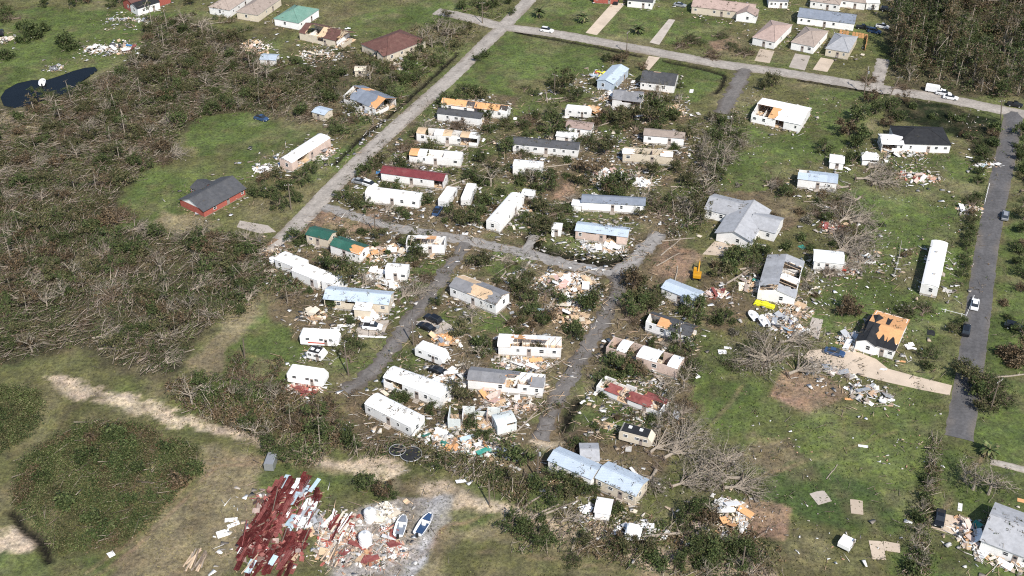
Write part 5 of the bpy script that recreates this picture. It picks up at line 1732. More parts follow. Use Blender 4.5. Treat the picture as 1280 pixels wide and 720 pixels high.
def make_protos():
    rg = np.random.default_rng(5)
    r = random.Random(5)
    # broad leafy tree, unit: metres, about 4 m radius
    for kind, pal, dens, n in (('leafy', GRN + OLV[:1], 11, 5), ('olive', OLV, 9, 3), ('brown', BRN, 8, 3)):
        for i in range(n):
            mb, tips = MB(), []
            h0 = r.uniform(1.0, 1.8)
            mb.tube([(0, 0, -.15), (r.uniform(-.15, .15), r.uniform(-.1, .1), h0 * .6), (r.uniform(-.3, .3), r.uniform(-.2, .2), h0)], [.32, .26, .22], 'bark', 7)
            nl = r.randint(5, 7)
            for j in range(nl):
                a = 6.283 * j / nl + r.uniform(-.4, .4)
                limb(mb, r, (0, 0, h0 * r.uniform(.55, 1)), (math.cos(a), math.sin(a), r.uniform(.25, 1.0)), r.uniform(2.0, 3.4), .13, 2, tips, 'bark', .22, .05)
            T_ = np.array([t for t in tips])
            T_ = T_[rg.permutation(len(T_))[:120]]
            V_, col = leaves(rg, T_, rg.uniform(.25, .6, len(T_)), dens, .26, pal, .7)
            proto(kind, i, mb.mesh('trunk'), leaf_mesh('crown', V_, col))
    # low bush
    for kind, pal, n in (('bush', GRN, 3), ('bushbrown', BRN, 2), ('bushgrey', GRY, 2)):
        for i in range(n):
            mb, tips = MB(), []
            for j in range(9):
                a = r.uniform(0, 6.283)
                limb(mb, r, (r.uniform(-.3, .3), r.uniform(-.3, .3), 0), (math.cos(a), math.sin(a), r.uniform(.5, 1.6)), r.uniform(1.2, 2.2), .05, 1, tips, 'bark', .25, 0, .05)
            T_ = np.array([t for t in tips])
            T_ = T_[rg.permutation(len(T_))[:70]]
            V_, col = leaves(rg, T_, .38, 13, .24, pal, .75)
            proto(kind, i, mb.mesh('stem'), leaf_mesh('crown', V_, col))
    # bare storm-stripped tree, standing
    for i in range(3):
        mb, tips = MB(), []
        h0 = r.uniform(2, 3)
        mb.tube([(0, 0, -.15), (.1, 0, h0 * .5), (.2, .1, h0)], [.3, .25, .2], 'palebark', 7)
        for j in range(6):
            a = 6.283 * j / 6 + r.uniform(-.4, .4)
            limb(mb, r, (.15, .05, h0 * r.uniform(.6, 1)), (math.cos(a), math.sin(a), r.uniform(.5, 1.3)), r.uniform(2.4, 3.8), .14, 2, tips, 'palebark', .2, .05)
        T_ = np.array([t for t in tips])
        T_ = T_[rg.permutation(len(T_))[:70]]
        V_, col = leaves(rg, T_, .3, 5, .16, GRY + OLV, .8)
        proto('bare', i, mb.mesh('trunk'), leaf_mesh('crown', V_, col))
    # fallen broad tree: trunk along +x, limbs splayed flat
    for kind, pal, dens, n in (('fallgrey', GRY + OLV[:2], 2, 4), ('fallgreen', GRN + OLV[:2], 12, 3), ('fallbrown', BRN, 9, 3)):
        for i in range(n):
            mb, tips = MB(), []
            bk = 'palebark' if kind == 'fallgrey' else 'bark'
            mb.tube([(0, 0, .5), (1.6, .1, .45), (3.4, 0, .5)], [.34, .28, .22], bk, 8)
            for j in range(12):       # root plate
                a = r.uniform(0, 6.283)
                mb.tube([(-.1, 0, .6), (-.35, math.cos(a) * .7, .6 + max(-.55, math.sin(a) * .8)), (-.4, math.cos(a) * 1.15, max(.05, .6 + math.sin(a) * 1.2))], [.16, .09, .03], 'bark', 4)
            for j in range(16):
                a = r.uniform(-1.2, 1.2)
                limb(mb, r, (r.uniform(1.6, 3.4), 0, .5), (math.cos(a), math.sin(a), r.uniform(-.05, .4)), r.uniform(3.4, 6.2), .11, 2, tips, bk, .13, -.02, .12, (3, 5), .55)
            T_ = np.array([t for t in tips])
            T_ = T_[rg.permutation(len(T_))[:170]]
            V_, col = leaves(rg, T_, .36, dens, .2, pal, .6)
            proto(kind, i, mb.mesh('trunk'), leaf_mesh('crown', V_, col))
    # fallen pine: long bole, feathery top
    for kind, pal, n in (('fallpine', BRN + GRN[:2], 4), ('fallpinegreen', GRN + OLV[:1], 2)):
        for i in range(n):
            mb, tips = MB(), []
            L_ = r.uniform(12, 16)
            pts = [(L_ * f, r.uniform(-.15, .15), .32 + .25 * math.sin(f * 3)) for f in (0, .25, .5, .75, 1)]
            mb.tube(pts, [.15, .135, .115, .08, .03], 'palebark', 6)
            for j in range(10):
                a = r.uniform(0, 6.283)
                mb.tube([(0, 0, .35), (-.3, math.cos(a) * .5, max(.03, .4 + math.sin(a) * .5)), (-.35, math.cos(a) * .9, max(.02, .4 + math.sin(a) * .9))], [.12, .07, .02], 'bark', 4)
            for j in range(20):
                f = r.uniform(.48, .98)
                a = r.choice((-1, 1)) * r.uniform(.5, 1.2)
                limb(mb, r, (L_ * f, 0, .4), (math.cos(a), math.sin(a), r.uniform(-.1, .6)), r.uniform(1.0, 2.4) * (1.25 - f * .5), .05, 1, tips, 'palebark', .18, 0, .08)
            T_ = np.array([t for t in tips])
            T_ = T_[rg.permutation(len(T_))[:90]]
            V_, col = leaves(rg, T_, .3, 9, .2, pal, .6)
            proto(kind, i, mb.mesh('trunk'), leaf_mesh('crown', V_, col))
    # snapped pine, standing bole
    for i in range(4):
        mb, tips = MB(), []
        h0 = r.uniform(6.5, 12)
        lean = r.uniform(-.6, .6)
        mb.tube([(0, 0, -.2), (lean * .4, 0, h0 * .5), (lean, .2, h0), (lean + .1, .2, h0 + .5)], [.15, .125, .10, .02], 'palebark', 6)
        if i % 2 == 0:                # broken top hanging down
            limb(mb, r, (lean, .2, h0), (r.uniform(-1, 1), r.uniform(-1, 1), -.9), h0 * .55, .11, 1, tips, 'palebark', .1, 0, .1)
        for j in range(7):
            a = r.uniform(0, 6.283)
            limb(mb, r, (lean * .8, 0, h0 * r.uniform(.6, .98)), (math.cos(a), math.sin(a), r.uniform(-.3, .6)), r.uniform(.7, 1.7), .045, 1, tips, 'palebark', .2)
        T_ = np.array([t for t in tips])
        T_ = T_[rg.permutation(len(T_))[:45]]
        V_, col = leaves(rg, T_, .28, 8, .2, (BRN + OLV) if i % 2 else GRN, .7)
        proto('snag', i, mb.mesh('trunk'), leaf_mesh('crown', V_, col))
    # tall standing pine of the far wood
    for i in range(4):
        mb, tips = MB(), []
        h0 = r.uniform(11, 15)
        mb.tube([(0, 0, -.2), (r.uniform(-.3, .3), 0, h0 * .5), (r.uniform(-.8, .8), 0, h0)], [.22, .17, .05], 'palebark', 7)
        for j in range(16):
            a = r.uniform(0, 6.283)
            f = r.uniform(.4, 1)
            limb(mb, r, (0, 0, h0 * f), (math.cos(a), math.sin(a), r.uniform(-.1, .5)), r.uniform(1.2, 2.8) * (1.35 - f * .7), .06, 1, tips, 'palebark', .2)
        T_ = np.array([t for t in tips])
        T_ = T_[rg.permutation(len(T_))[:90]]
        V_, col = leaves(rg, T_, .42, 13, .24, (GRN, GRN + BRN, BRN + OLV, GRN + OLV)[i], .7)
        proto('pine', i, mb.mesh('trunk'), leaf_mesh('crown', V_, col))
    # palm
    mb = MB()
    mb.tube([(0, 0, -.1), (.05, 0, .7), (.1, 0, 1.6)], [.22, .2, .24], 'bark', 8)
    Vs, cs = [], []
    for j in range(34):
        a, e = r.uniform(0, 6.283), r.uniform(-.15, 1.1)
        d_ = Vector((math.cos(a) * math.cos(e), math.sin(a) * math.cos(e), math.sin(e)))
        sd_ = Vector((-math.sin(a), math.cos(a), 0))
        q = Vector((.1, 0, 1.6))
        prev = q
        for s_ in range(4):
            d_ = (d_ + Vector((0, 0, -.22))).normalized()
            q2 = prev + d_ * .55
            w0, w1 = (.05, .22, .26, .2)[s_], (.22, .26, .2, .03)[s_]
            Vs.append([prev - sd_ * w0, prev + sd_ * w0, q2 + sd_ * w1, q2 - sd_ * w1])
            cs.append(np.array(r.choice(GRN + OLV)) * r.uniform(1.1, 2.0))
            prev = q2
    proto('palm', 0, mb.mesh('trunk'), leaf_mesh('crown', np.array([[tuple(b) for b in a] for a in Vs]), np.array(cs)))
    # clean log
    for i in range(3):
        mb = MB()
        L_ = r.uniform(7, 10)
        mb.tube([(-L_ / 2, 0, .2), (-L_ / 6, r.uniform(-.2, .2), .2), (L_ / 6, r.uniform(-.2, .2), .19), (L_ / 2, 0, .16)], [.19, .18, .16, .12], 'palebark', 8)
        for j in range(4):
            x = r.uniform(-.2, .48) * L_
            mb.tube([(x, 0, .25), (x + .3, r.uniform(-.6, .6), .5 + r.uniform(0, .3))], [.07, .03], 'palebark', 5)
        PROTO.setdefault('log', []).append((mb.mesh('fallen_log'), None))


make_protos()
TREE_NAME = dict(leafy='leafy_tree', olive='thinned_tree', brown='browned_tree', bush='bush', bushbrown='bush', bushgrey='bush', bare='stripped_tree', fallgrey='fallen_tree',
                 fallgreen='fallen_tree', fallbrown='fallen_tree', fallpine='fallen_pine', fallpinegreen='fallen_pine', snag='snapped_pine', pine='pine_tree', palm='palm_tree', log='fallen_log')
TREE_LOOK = dict(leafy='dark green leafy tree', olive='olive green thinned tree', brown='tree with storm-browned leaves', bush='low dark green bush', bushbrown='low browned bush',
                 bushgrey='low grey twiggy bush', bare='leafless storm-stripped tree', fallgrey='uprooted grey tree with splayed bare limbs', fallgreen='uprooted tree still in green leaf',
                 fallbrown='uprooted tree with brown leaves', fallpine='fallen pine with browned needles', fallpinegreen='fallen pine with green needles', snag='snapped-off pine trunk left standing',
                 pine='tall pine standing', palm='short spiky palm', log='bare fallen trunk')
TREES = []


def tree(kind, x, y, sc=1.0, rz=None, place='', r=RNG, z=0.0, size=''):
    tr, cr = r.choice(PROTO[kind])
    rz = r.uniform(0, 6.283) if rz is None else rz
    label = (size + ' ' if size else '') + TREE_LOOK[kind] + ' ' + place
    if len(label.split()) > 16:
        label = TREE_LOOK[kind] + ' ' + place.split(' with ')[0]
    cat = 'bush' if 'bush' in kind else ('log' if kind == 'log' else 'tree')
    grp = 'like trees: ' + label if cat == 'tree' else 'like ' + cat + ' growth: ' + label
    if cr is None:
        o = link(TREE_NAME[kind], tr, None, (x, y, z), (0, 0, rz), (sc,) * 3)
        tag(o, label, cat, grp)
    else:
        o = thing(TREE_NAME[kind], label, cat, (x, y, z), rz, grp)
        o.scale = (sc, sc, sc * r.uniform(.85, 1.15))
        link('stem' if cat == 'bush' else 'trunk', tr, o)
        link('crown', cr, o)
    TREES.append((x, y, sc * 3, kind))
    return o


# hand-placed: kind, where (plan u, v), size, place words
PLACED = [
    ('leafy', 'beside the brown hip-roofed house', [(500, 98, .55), (510, 101, .55), (520, 103, .6), (525, 97, .5), (478, 92, .6)]),
    ('olive', 'beside the brown hip-roofed house', [(515, 78, .75), (478, 84, .7), (470, 80, .6)]),
    ('bare', 'between the brown hip-roofed house and pale road', [(535, 45, .8), (548, 40, .9), (560, 47, .8), (528, 52, .8), (540, 60, .7), (555, 58, .7)]),
    ('leafy', 'by the junction of the pale roads', [(578, 12, .8), (598, 8, .8), (618, 8, .8), (560, 22, .6), (635, 5, .6), (640, 18, .5)]),
    ('olive', 'by the junction of the pale roads', [(588, 35, .5), (576, 44, .5), (570, 60, .5)]),
    ('leafy', 'at the edge of the mown field', [(605, 70, .7), (596, 76, .55), (592, 118, .7), (580, 114, .6), (690, 108, .6), (710, 105, .7), (697, 118, .6), (655, 115, .4), (668, 118, .5)]),
    ('leafy', 'between the upper mobile homes', [(606, 152, .75), (613, 165, .7), (655, 160, .6), (668, 150, .7), (690, 150, .75), (660, 170, .5), (700, 128, .6), (722, 122, .6), (600, 202, .7), (590, 224, .8), (604, 230, .7), (632, 215, .6), (664, 234, .8), (650, 230, .7), (736, 218, 1.15), (728, 228, .8), (765, 240, .8), (775, 248, .7), (800, 195, .6), (752, 174, .9)]),
    ('leafy', 'behind the collapsed white house', [(818, 136, 1.0), (802, 142, .9), (790, 148, .9), (835, 150, 1.0), (812, 155, 1.0), (780, 158, .8), (822, 165, .7)]),
    ('brown', 'behind the collapsed white house', [(770, 150, .8), (757, 150, .7), (745, 160, .7), (776, 78, .7), (804, 88, .55)]),
    ('leafy', 'along the cross road verge', [(758, 76, .6), (766, 80, .5), (850, 110, .45), (965, 107, .9), (955, 112, .7)]),
    ('fallgreen', 'before the long ranch house', [(860, 55, .6), (875, 48, .65), (890, 46, .6), (905, 62, .6), (920, 70, .6)]),
    ('fallbrown', 'along the cross road verge', [(845, 62, .6), (930, 72, .6), (900, 70, .6), (880, 68, .5), (1085, 108, .7), (1115, 112, .6)]),
    ('leafy', 'beside the wet hollow', [(1072, 152, 1.1), (1060, 168, 1.1), (1080, 175, 1.1), (1068, 185, .9), (1095, 142, .8), (1112, 138, .8), (1122, 150, .7), (1200, 150, .5), (1188, 148, .5), (1215, 175, .6), (1108, 180, .6)]),
    ('brown', 'beside the wet hollow', [(1085, 128, .8), (1105, 158, .7), (1130, 128, .6), (1240, 170, .5), (1205, 170, .5)]),
    ('leafy', 'in the strip along the pale road', [(346, 222, .7), (358, 238, .8), (378, 228, .8), (338, 245, .8), (370, 250, .7), (390, 215, .6), (350, 260, .7), (330, 228, .6), (320, 245, .7), (368, 302, .75), (376, 306, .6), (405, 160, .5), (440, 140, .6), (478, 130, .5), (480, 125, .6), (420, 120, .6), (405, 112, .7), (385, 95, .7), (370, 80, .7)]),
    ('leafy', 'near the red-roofed mobile home', [(455, 220, .7), (462, 215, .6), (430, 250, .7), (445, 258, .7), (455, 262, .6), (530, 255, .75), (522, 245, .6), (508, 272, .5), (500, 268, .5)]),
    ('leafy', 'along the loop road bank', [(565, 275, .8), (580, 280, .9), (593, 278, .8), (607, 258, .9), (600, 268, .8), (680, 275, .9), (698, 283, .9), (682, 293, .9), (668, 285, .7), (712, 290, .6), (655, 275, .6), (672, 262, .6)]),
    ('leafy', 'beside the gravel lane junction', [(792, 360, .95), (800, 372, .9), (792, 388, 1.0), (803, 380, 1.0), (810, 395, .9), (785, 375, .8), (815, 405, .7), (866, 396, .9), (860, 390, .7), (872, 382, .6)]),
    ('leafy', 'by the drive of the big grey-roofed house', [(910, 338, .9), (925, 330, .9), (900, 345, .8), (930, 345, .7), (912, 325, .7), (955, 320, .6), (945, 315, .6)]),
    ('leafy', 'among the wreckage near the two black cars', [(601, 434, .85), (606, 442, .6), (440, 425, .5), (448, 435, .55), (440, 405, .5), (545, 380, .4), (495, 505, .7), (505, 503, .6), (540, 515, .5), (525, 535, .55), (590, 535, .6), (605, 548, .6), (575, 528, .5)]),
    ('leafy', 'around the long rubble pile', [(655, 372, .7), (662, 384, .7), (645, 352, .5), (660, 350, .5), (680, 405, .6), (665, 395, .7), (690, 400, .6), (655, 400, .6), (650, 425, .5), (668, 440, .5)]),
    ('leafy', 'by the ragged white roof', [(775, 462, .9), (768, 452, .8), (785, 470, .8), (795, 468, .7), (760, 470, .6), (755, 480, .6)]),
    ('bare', 'by the ragged white roof', [(840, 500, .8), (855, 485, .8), (832, 515, .8), (860, 470, .7), (825, 540, .7), (840, 530, .8)]),
    ('leafy', 'over the light blue metal roofs', [(700, 600, .75), (690, 595, .6), (715, 606, .7), (725, 615, .7), (722, 560, .5), (740, 618, .5), (705, 620, .6), (770, 640, .6), (690, 625, .7), (668, 610, .7)]),
    ('leafy', 'beside the dirt track', [(460, 612, .7), (475, 618, .7), (450, 604, .6), (485, 622, .5), (655, 668, .7), (640, 660, .7), (670, 672, .7), (685, 678, .6), (790, 690, .7), (803, 686, .7), (822, 705, .7), (812, 695, .6), (780, 672, .6), (770, 680, .5), (725, 690, .5), (730, 680, .5), (345, 570, .7), (358, 578, .6), (335, 560, .6)]),
    ('leafy', 'near the white and orange rubble heap', [(860, 648, .7), (875, 640, .7), (885, 655, .7), (868, 690, .7), (882, 682, .8), (895, 695, .8), (855, 705, .7), (910, 690, .7), (925, 685, .7), (850, 680, .6), (935, 700, .6), (890, 710, .8)]),
    ('fallgrey', 'below the ragged roofs, largest of the blown-down trees', [(925, 600, 1.15), (905, 612, 1.0), (925, 570, 1.1), (890, 575, .9)]),
    ('fallgrey', 'beside the black-roofed camper', [(812, 568, 1.0), (830, 575, 1.1), (845, 560, 1.0), (820, 590, 1.0), (860, 600, 1.1), (840, 610, .9)]),
    ('fallgrey', 'on the lot with the lemon yellow slide', [(985, 470, 1.2), (968, 445, 1.2), (975, 430, 1.0), (955, 460, 1.1), (940, 445, .9), (990, 445, .8)]),
    ('leafy', 'on the lot with the lemon yellow slide', [(905, 395, .5), (895, 405, .5), (940, 440, .6), (935, 455, .6)]),
    ('fallgrey', 'over the crushed white mobile home', [(1065, 325, 1.1), (1040, 318, 1.2), (1055, 300, 1.2), (1048, 280, 1.1), (1045, 260, 1.0), (1070, 335, .9), (1062, 280, .9)]),
    ('fallgrey', 'between the split shed row and lawn', [(1070, 225, 1.1), (1090, 232, 1.0), (1060, 235, 1.0), (1082, 215, .9), (1075, 248, .9)]),
    ('leafy', 'between the split shed row and lawn', [(1030, 190, .7), (1065, 205, .8), (1098, 218, .6), (1105, 225, .5), (1100, 235, .5)]),
    ('brown', 'on the lawn beside the orange-patched house', [(1060, 388, .8), (1052, 395, .7), (1070, 395, .6)]),
    ('leafy', 'on the lawn beside the orange-patched house', [(1145, 385, .7), (1152, 395, .55), (1190, 415, .5), (1200, 405, .5), (1160, 447, .55), (1158, 462, .5), (1132, 322, .4), (1102, 282, .35)]),
    ('fallgreen', 'lying across the end of the dark road', [(1228, 505, .9), (1215, 488, .8), (1235, 490, .7)]),
    ('leafy', 'lying low at the end of the dark road', [(1210, 478, .9), (1222, 495, .9), (1200, 465, .7), (1232, 510, .8)]),
    ('bare', 'beside the pale footpath', [(1216, 612, 1.1), (1235, 618, 1.1), (1205, 602, .9), (1245, 608, .8)]),
    ('bush', 'along the fence by the circular lawn', [(1160, 600, .6), (1155, 625, .6), (1150, 650, .7), (1150, 700, .7), (1140, 715, .7)]),
    ('bare', 'along the fence by the circular lawn', [(1158, 610, .5), (1152, 640, .55), (1147, 668, .6), (1142, 690, .6), (1162, 580, .5), (1150, 712, .6)]),
    ('palm', 'on the lawn beside the cross road', [(674, 22, 1.35), (728, 28, 1.35), (798, 42, 1.4)]),
    ('palm', 'beside the pale footpath', [(1236, 568, 1.1)]),
    ('leafy', 'beyond the dark road', [(1275, 200, .7), (1278, 225, .7), (1276, 260, .6), (1278, 310, .6), (1270, 330, .6), (1278, 420, .6), (1274, 445, .6), (1260, 400, .4)]),
    ('leafy', 'in the tree row beyond the dark road', [(1276, 170, .8), (1279, 188, .8), (1277, 215, .8), (1276, 240, .8), (1279, 275, .8), (1275, 290, .7), (1272, 315, .7), (1278, 345, .7), (1276, 365, .6)]),
    ('bushbrown', 'beyond the dark road', [(1262, 445, 1.2), (1275, 450, 1.2), (1268, 455, 1.0), (1255, 380, .6)]),
    ('bush', 'in the wet hollow', [(1140, 135, .6), (1200, 150, .8), (1240, 165, .9), (1242, 182, .8), (1165, 148, .5), (1226, 190, .7)]),
    ('leafy', 'in the verge hedge of the dark road', [(1219, 250, .6), (1216, 262, .6), (1213, 280, .6), (1210, 300, .55), (1207, 335, .5), (1224, 218, .6), (1229, 198, .6), (1222, 230, .5), (1215, 270, .45), (1212, 290, .5), (1208, 310, .5), (1206, 325, .45), (1203, 345, .4), (1222, 205, .5), (1226, 185, .5)]),
    ('bush', 'by the pond at the far lawn', [(40, 45, 1.3), (48, 48, 1.0), (82, 55, 1.2), (88, 60, 1.2), (30, 52, .9), (55, 38, .8), (8, 72, 1.1), (30, 35, .9)]),
    ('leafy', 'by the pond at the far lawn', [(10, 22, .9), (25, 24, .8), (0, 18, .8), (95, 6, .8), (110, 4, .8), (55, 8, .7), (150, 5, .7), (140, 8, .6), (50, 125, .6), (60, 122, .6), (45, 118, .5), (238, 6, .6)]),
    ('log', 'lying along the lane by the big grey-roofed house', [(930, 342, 1.4), (955, 332, 1.4), (940, 322, 1.2)]),
    ('log', 'across the gravel spur', [(845, 262, 1.2), (866, 266, 1.2), (835, 268, 1.0), (862, 235, 1.2)]),
    ('log', 'among the upper mobile homes', [(700, 255, 1.4), (695, 208, 1.0), (800, 215, 1.0), (585, 208, 1.0), (610, 210, .9)]),
    ('log', 'beside the excavator', [(845, 345, 1.0), (838, 310, 1.0), (848, 300, .9), (835, 325, .9)]),
    ('log', 'at the end of the dark road', [(1250, 472, 1.3), (1040, 590, .6)]),
    ('log', 'by the dirt track', [(665, 648, 1.3), (690, 640, 1.3), (740, 662, 1.2), (845, 668, 1.6), (820, 672, .8), (655, 635, 1.2)]),
]
for kind, place, spots in PLACED:
    for u, v, s_ in spots:
        x, y = G(u, v)
        rz = None
        if kind == 'leafy':
            kind_ = RNG.choices(['leafy', 'olive', 'fallgreen', 'bush', 'brown'], [6, 1.6, 1.3, .8, .5])[0]
        else:
            kind_ = kind
        if kind_.startswith('fall') or kind_ == 'log':
            rz = math.radians(RNG.gauss(35, 28) + (180 if RNG.random() < .2 else 0))
        tree(kind_, x, y, s_ * (1.3 if kind_ == 'bush' else 1.0), rz, place)


WOOD = poly([(-40, 140), (40, 140), (130, 97), (175, 72), (183, 22), (250, 28), (300, 52), (335, 95), (400, 95), (425, 120), (380, 160), (300, 138), (232, 152), (225, 185), (150, 238), (146, 285), (205, 292), (235, 292), (330, 302), (342, 345), (308, 370), (240, 430), (212, 470), (180, 468), (100, 432), (40, 448), (-40, 465)])
FARWOOD = poly([(1108, -25), (1320, -25), (1320, 126), (1240, 124), (1190, 116), (1150, 108), (1118, 101), (1110, 40)])
STRIP1 = poly([(205, 480), (260, 470), (335, 482), (400, 500), (432, 535), (420, 565), (380, 590), (345, 560), (300, 540), (230, 515)])
STRIP2 = poly([(430, 545), (520, 552), (600, 575), (660, 600), (660, 640), (600, 605), (500, 570), (440, 575)])
STRIP3 = poly([(860, 150), (940, 145), (935, 175), (890, 240), (880, 290), (830, 300), (850, 230), (870, 190)])
STRIP4 = poly([(640, 640), (720, 630), (800, 650), (900, 640), (980, 690), (980, 740), (860, 730), (720, 690), (640, 690)])
LEFTGREEN = poly([(70, 545), (110, 528), (165, 530), (245, 560), (252, 590), (222, 615), (195, 650), (150, 685), (70, 692), (18, 630), (22, 580)])
LEFTCORNER = poly([(-50, 478), (45, 488), (58, 515), (40, 545), (10, 560), (-50, 600)])
HEDGE = poly([(1162, 545), (1175, 548), (1171, 600), (1164, 650), (1158, 725), (1130, 725), (1146, 670), (1156, 620)])
UPBLOCK = poly([(380, 60), (470, 60), (560, 15), (640, 10), (560, 75), (480, 140), (430, 180), (400, 150), (430, 110)])
LEFTEDGE = poly([(300, 300), (350, 300), (385, 330), (370, 390), (330, 365), (300, 400), (260, 400)])
rg5 = np.random.default_rng(21)


MARKS = [(G(*m), w_) for m, w_ in [
    ((60, 112), 'beside the dark pond'), ((150, 70), 'beside the colourful rubble of the far lawn'), ((265, 285), 'below the red brick house'), ((190, 240), 'around the mown clearing'),
    ((400, 145), 'around the small cream shed'), ((330, 85), 'around the shed with pale blue roof'), ((345, 345), 'beside the home broken in three'), ((90, 445), 'along the dirt track edge of the wood'),
    ((240, 440), 'beside the dry lawn below the wood'), ((280, 150), 'around the lawn with the blue pickup'), ((440, 130), 'around the torn slate-roofed house'), ((400, 70), 'behind the wrecked maroon-roofed house'),
    ((1120, 100), 'beside the narrow lane into the tall wood'), ((1170, 105), 'behind the white van'), ((1260, 110), 'beside the cross road bend'), ((1110, 40), 'beside the far blue car')]]


def short(label):
    for cut in (',', ' beside ', ' below ', ' above ', ' by ', ' under ', ' behind ', ' near ', ' in front ', ' inside ', ' lying ', ' before ', ' on ', ' along '):
        if cut in label[8:]:
            label = label[:8] + label[8:].split(cut)[0]
    return label


HOMES = [(o.location.x, o.location.y, 'beside the ' + short(o['label'])) for o in COL.objects if o.get('category') in ('mobile home', 'house', 'shed', 'trailer', 'workshop')]


AVOID = [(o.location.x, o.location.y, 6.0) for o in COL.objects if o.get('category') in ('trailer', 'car', 'truck', 'van', 'excavator', 'playset', 'boat', 'tank', 'trampoline')]
AVOID += [(*G(u, v), 4.5) for u, v in ((668, 308), (680, 315), (695, 318), (710, 321), (728, 324), (745, 327), (768, 328), (710, 312), (740, 316), (715, 515), (722, 500))]


def near(x, y, place):
    """name a tree's place by the closest thing one can find, else by the area"""
    best, name = 1e9, None
    for hx, hy, n in HOMES + [(m[0], m[1], n) for m, n in MARKS]:
        dd = math.hypot(x - hx, y - hy)
        if dd < best:
            best, name = dd, n
    if best < 17 and len(name.split()) <= 8:
        return name
    return place


def flow(x, y):
    """the way the wind laid the timber, turning slowly across the site"""
    return .35 + 1.9 * (fbm(np.float64(x), np.float64(y), 38, 512) - .5) * 2 + .3


def fill(P_, n, kinds, place, lo, hi, ang=35, spread=35, keep=.8):
    for x, y in inside(P_, n, rg5, grow=.5, clear=1.5):
        if any((x - a) ** 2 + (y - b) ** 2 < (c * keep) ** 2 for a, b, c, _ in FOOT) or any((x - a) ** 2 + ((y - b) * .7 + 1) ** 2 < c * c for a, b, c in AVOID):
            continue
        k = RNG.choices([a for a, _ in kinds], [b for _, b in kinds])[0]
        rz = (flow(x, y) + RNG.gauss(0, .4)) if k.startswith('fall') or k == 'log' else None
        sc = RNG.uniform(lo, hi)
        f = (sc - lo) / (hi - lo)
        tree(k, x, y, sc, rz, near(x, y, place), size='small' if f < .3 else ('large' if f > .75 else ''))


fill(WOOD, 470, [('fallpine', 4), ('fallbrown', 3), ('fallgrey', 3), ('snag', 4.5), ('leafy', 4.5), ('brown', 2.5), ('fallpinegreen', 2), ('olive', 5), ('fallgreen', 2), ('bare', 3), ('log', 3)], 'in the flattened wood', .55, .95, 55, 50)
fill(FARWOOD, 240, [('pine', 9), ('snag', 3), ('leafy', 2.5), ('brown', 2), ('bare', 2.5), ('olive', 1)], 'in the tall wood beyond the cross road', .75, 1.15)
fill(STRIP1, 34, [('fallbrown', 3), ('fallpine', 2), ('snag', 2), ('bushbrown', 2), ('leafy', 1.5), ('bare', 2)], 'in the brush strip above the dirt track', .55, .95)
fill(STRIP2, 20, [('fallpine', 2), ('bush', 3), ('snag', 1.5), ('leafy', 2), ('log', 2), ('bushbrown', 1.5)], 'in the brush below the white mobile homes', .5, .85)
fill(STRIP3, 34, [('fallgrey', 2), ('bare', 3), ('leafy', 2), ('snag', 2), ('fallpine', 1), ('olive', 1)], 'in the snapped tree belt beside the broken lane', .55, .95)
fill(STRIP4, 20, [('bush', 1.5), ('fallgrey', 2), ('log', 1), ('bushbrown', 2), ('bare', 1.5)], 'in the scrub along the dirt track', .45, .8)
fill(UPBLOCK, 34, [('leafy', 3), ('fallbrown', 2), ('bare', 2), ('olive', 2), ('fallpine', 1)], 'in the battered grove beside the pale road', .5, .85)
fill(LEFTEDGE, 18, [('fallpine', 3), ('leafy', 2), ('fallgrey', 1), ('snag', 1)], 'beside the home broken in three', .5, .85)
fill(LEFTGREEN, 16, [('bush', 4), ('bushbrown', 1)], 'in the green thicket below the dirt track', .6, 1.3)

PARKUP = poly([(455, 215), (500, 150), (560, 118), (640, 125), (760, 90), (850, 125), (880, 230), (810, 290), (700, 300), (560, 285), (430, 258)])
PARKDOWN = poly([(345, 330), (430, 280), (560, 300), (760, 345), (870, 330), (880, 430), (860, 530), (790, 600), (640, 585), (440, 545), (430, 470), (440, 400), (380, 370)])
MIDLOT = poly([(890, 215), (960, 225), (1050, 245), (1060, 330), (1010, 400), (960, 440), (900, 420), (870, 340), (960, 320), (960, 250), (890, 240)])
RUINED = [('fallgreen', 2.5), ('fallgrey', 2), ('leafy', 2), ('bush', 3), ('bushbrown', 2), ('fallpine', 2), ('bare', 1), ('fallbrown', 1.5), ('olive', 1.5), ('snag', .7), ('log', .6)]
fill(PARKUP, 120, RUINED, 'between the upper homes of the park', .38, .8, 35, 60, .55)
fill(PARKDOWN, 130, RUINED, 'between the lower homes of the park', .38, .75, 35, 60, .55)
fill(PARKUP, 22, [('log', 1)], 'across the upper yards of the park', .9, 1.5, 35, 60, .6)
fill(PARKDOWN, 26, [('log', 1)], 'across the lower yards of the park', .8, 1.4, 35, 60, .6)
fill(PARKUP, 26, [('leafy', 3), ('olive', 2), ('bare', 1)], 'standing over the upper homes of the park', .8, 1.2, 35, 60, .6)
fill(PARKDOWN, 26, [('leafy', 2), ('olive', 2), ('bare', 1)], 'standing over the lower homes of the park', .75, 1.1, 35, 60, .6)
fill(MIDLOT, 60, [('fallgrey', 3), ('fallbrown', 2), ('bushbrown', 2), ('bushgrey', 2), ('bush', 2), ('fallpine', 1), ('leafy', 1)], 'on the littered middle lots', .4, .8, 35, 60, .6)

# ------------------------------------------------------------------ undergrowth and litter: masses nobody could count


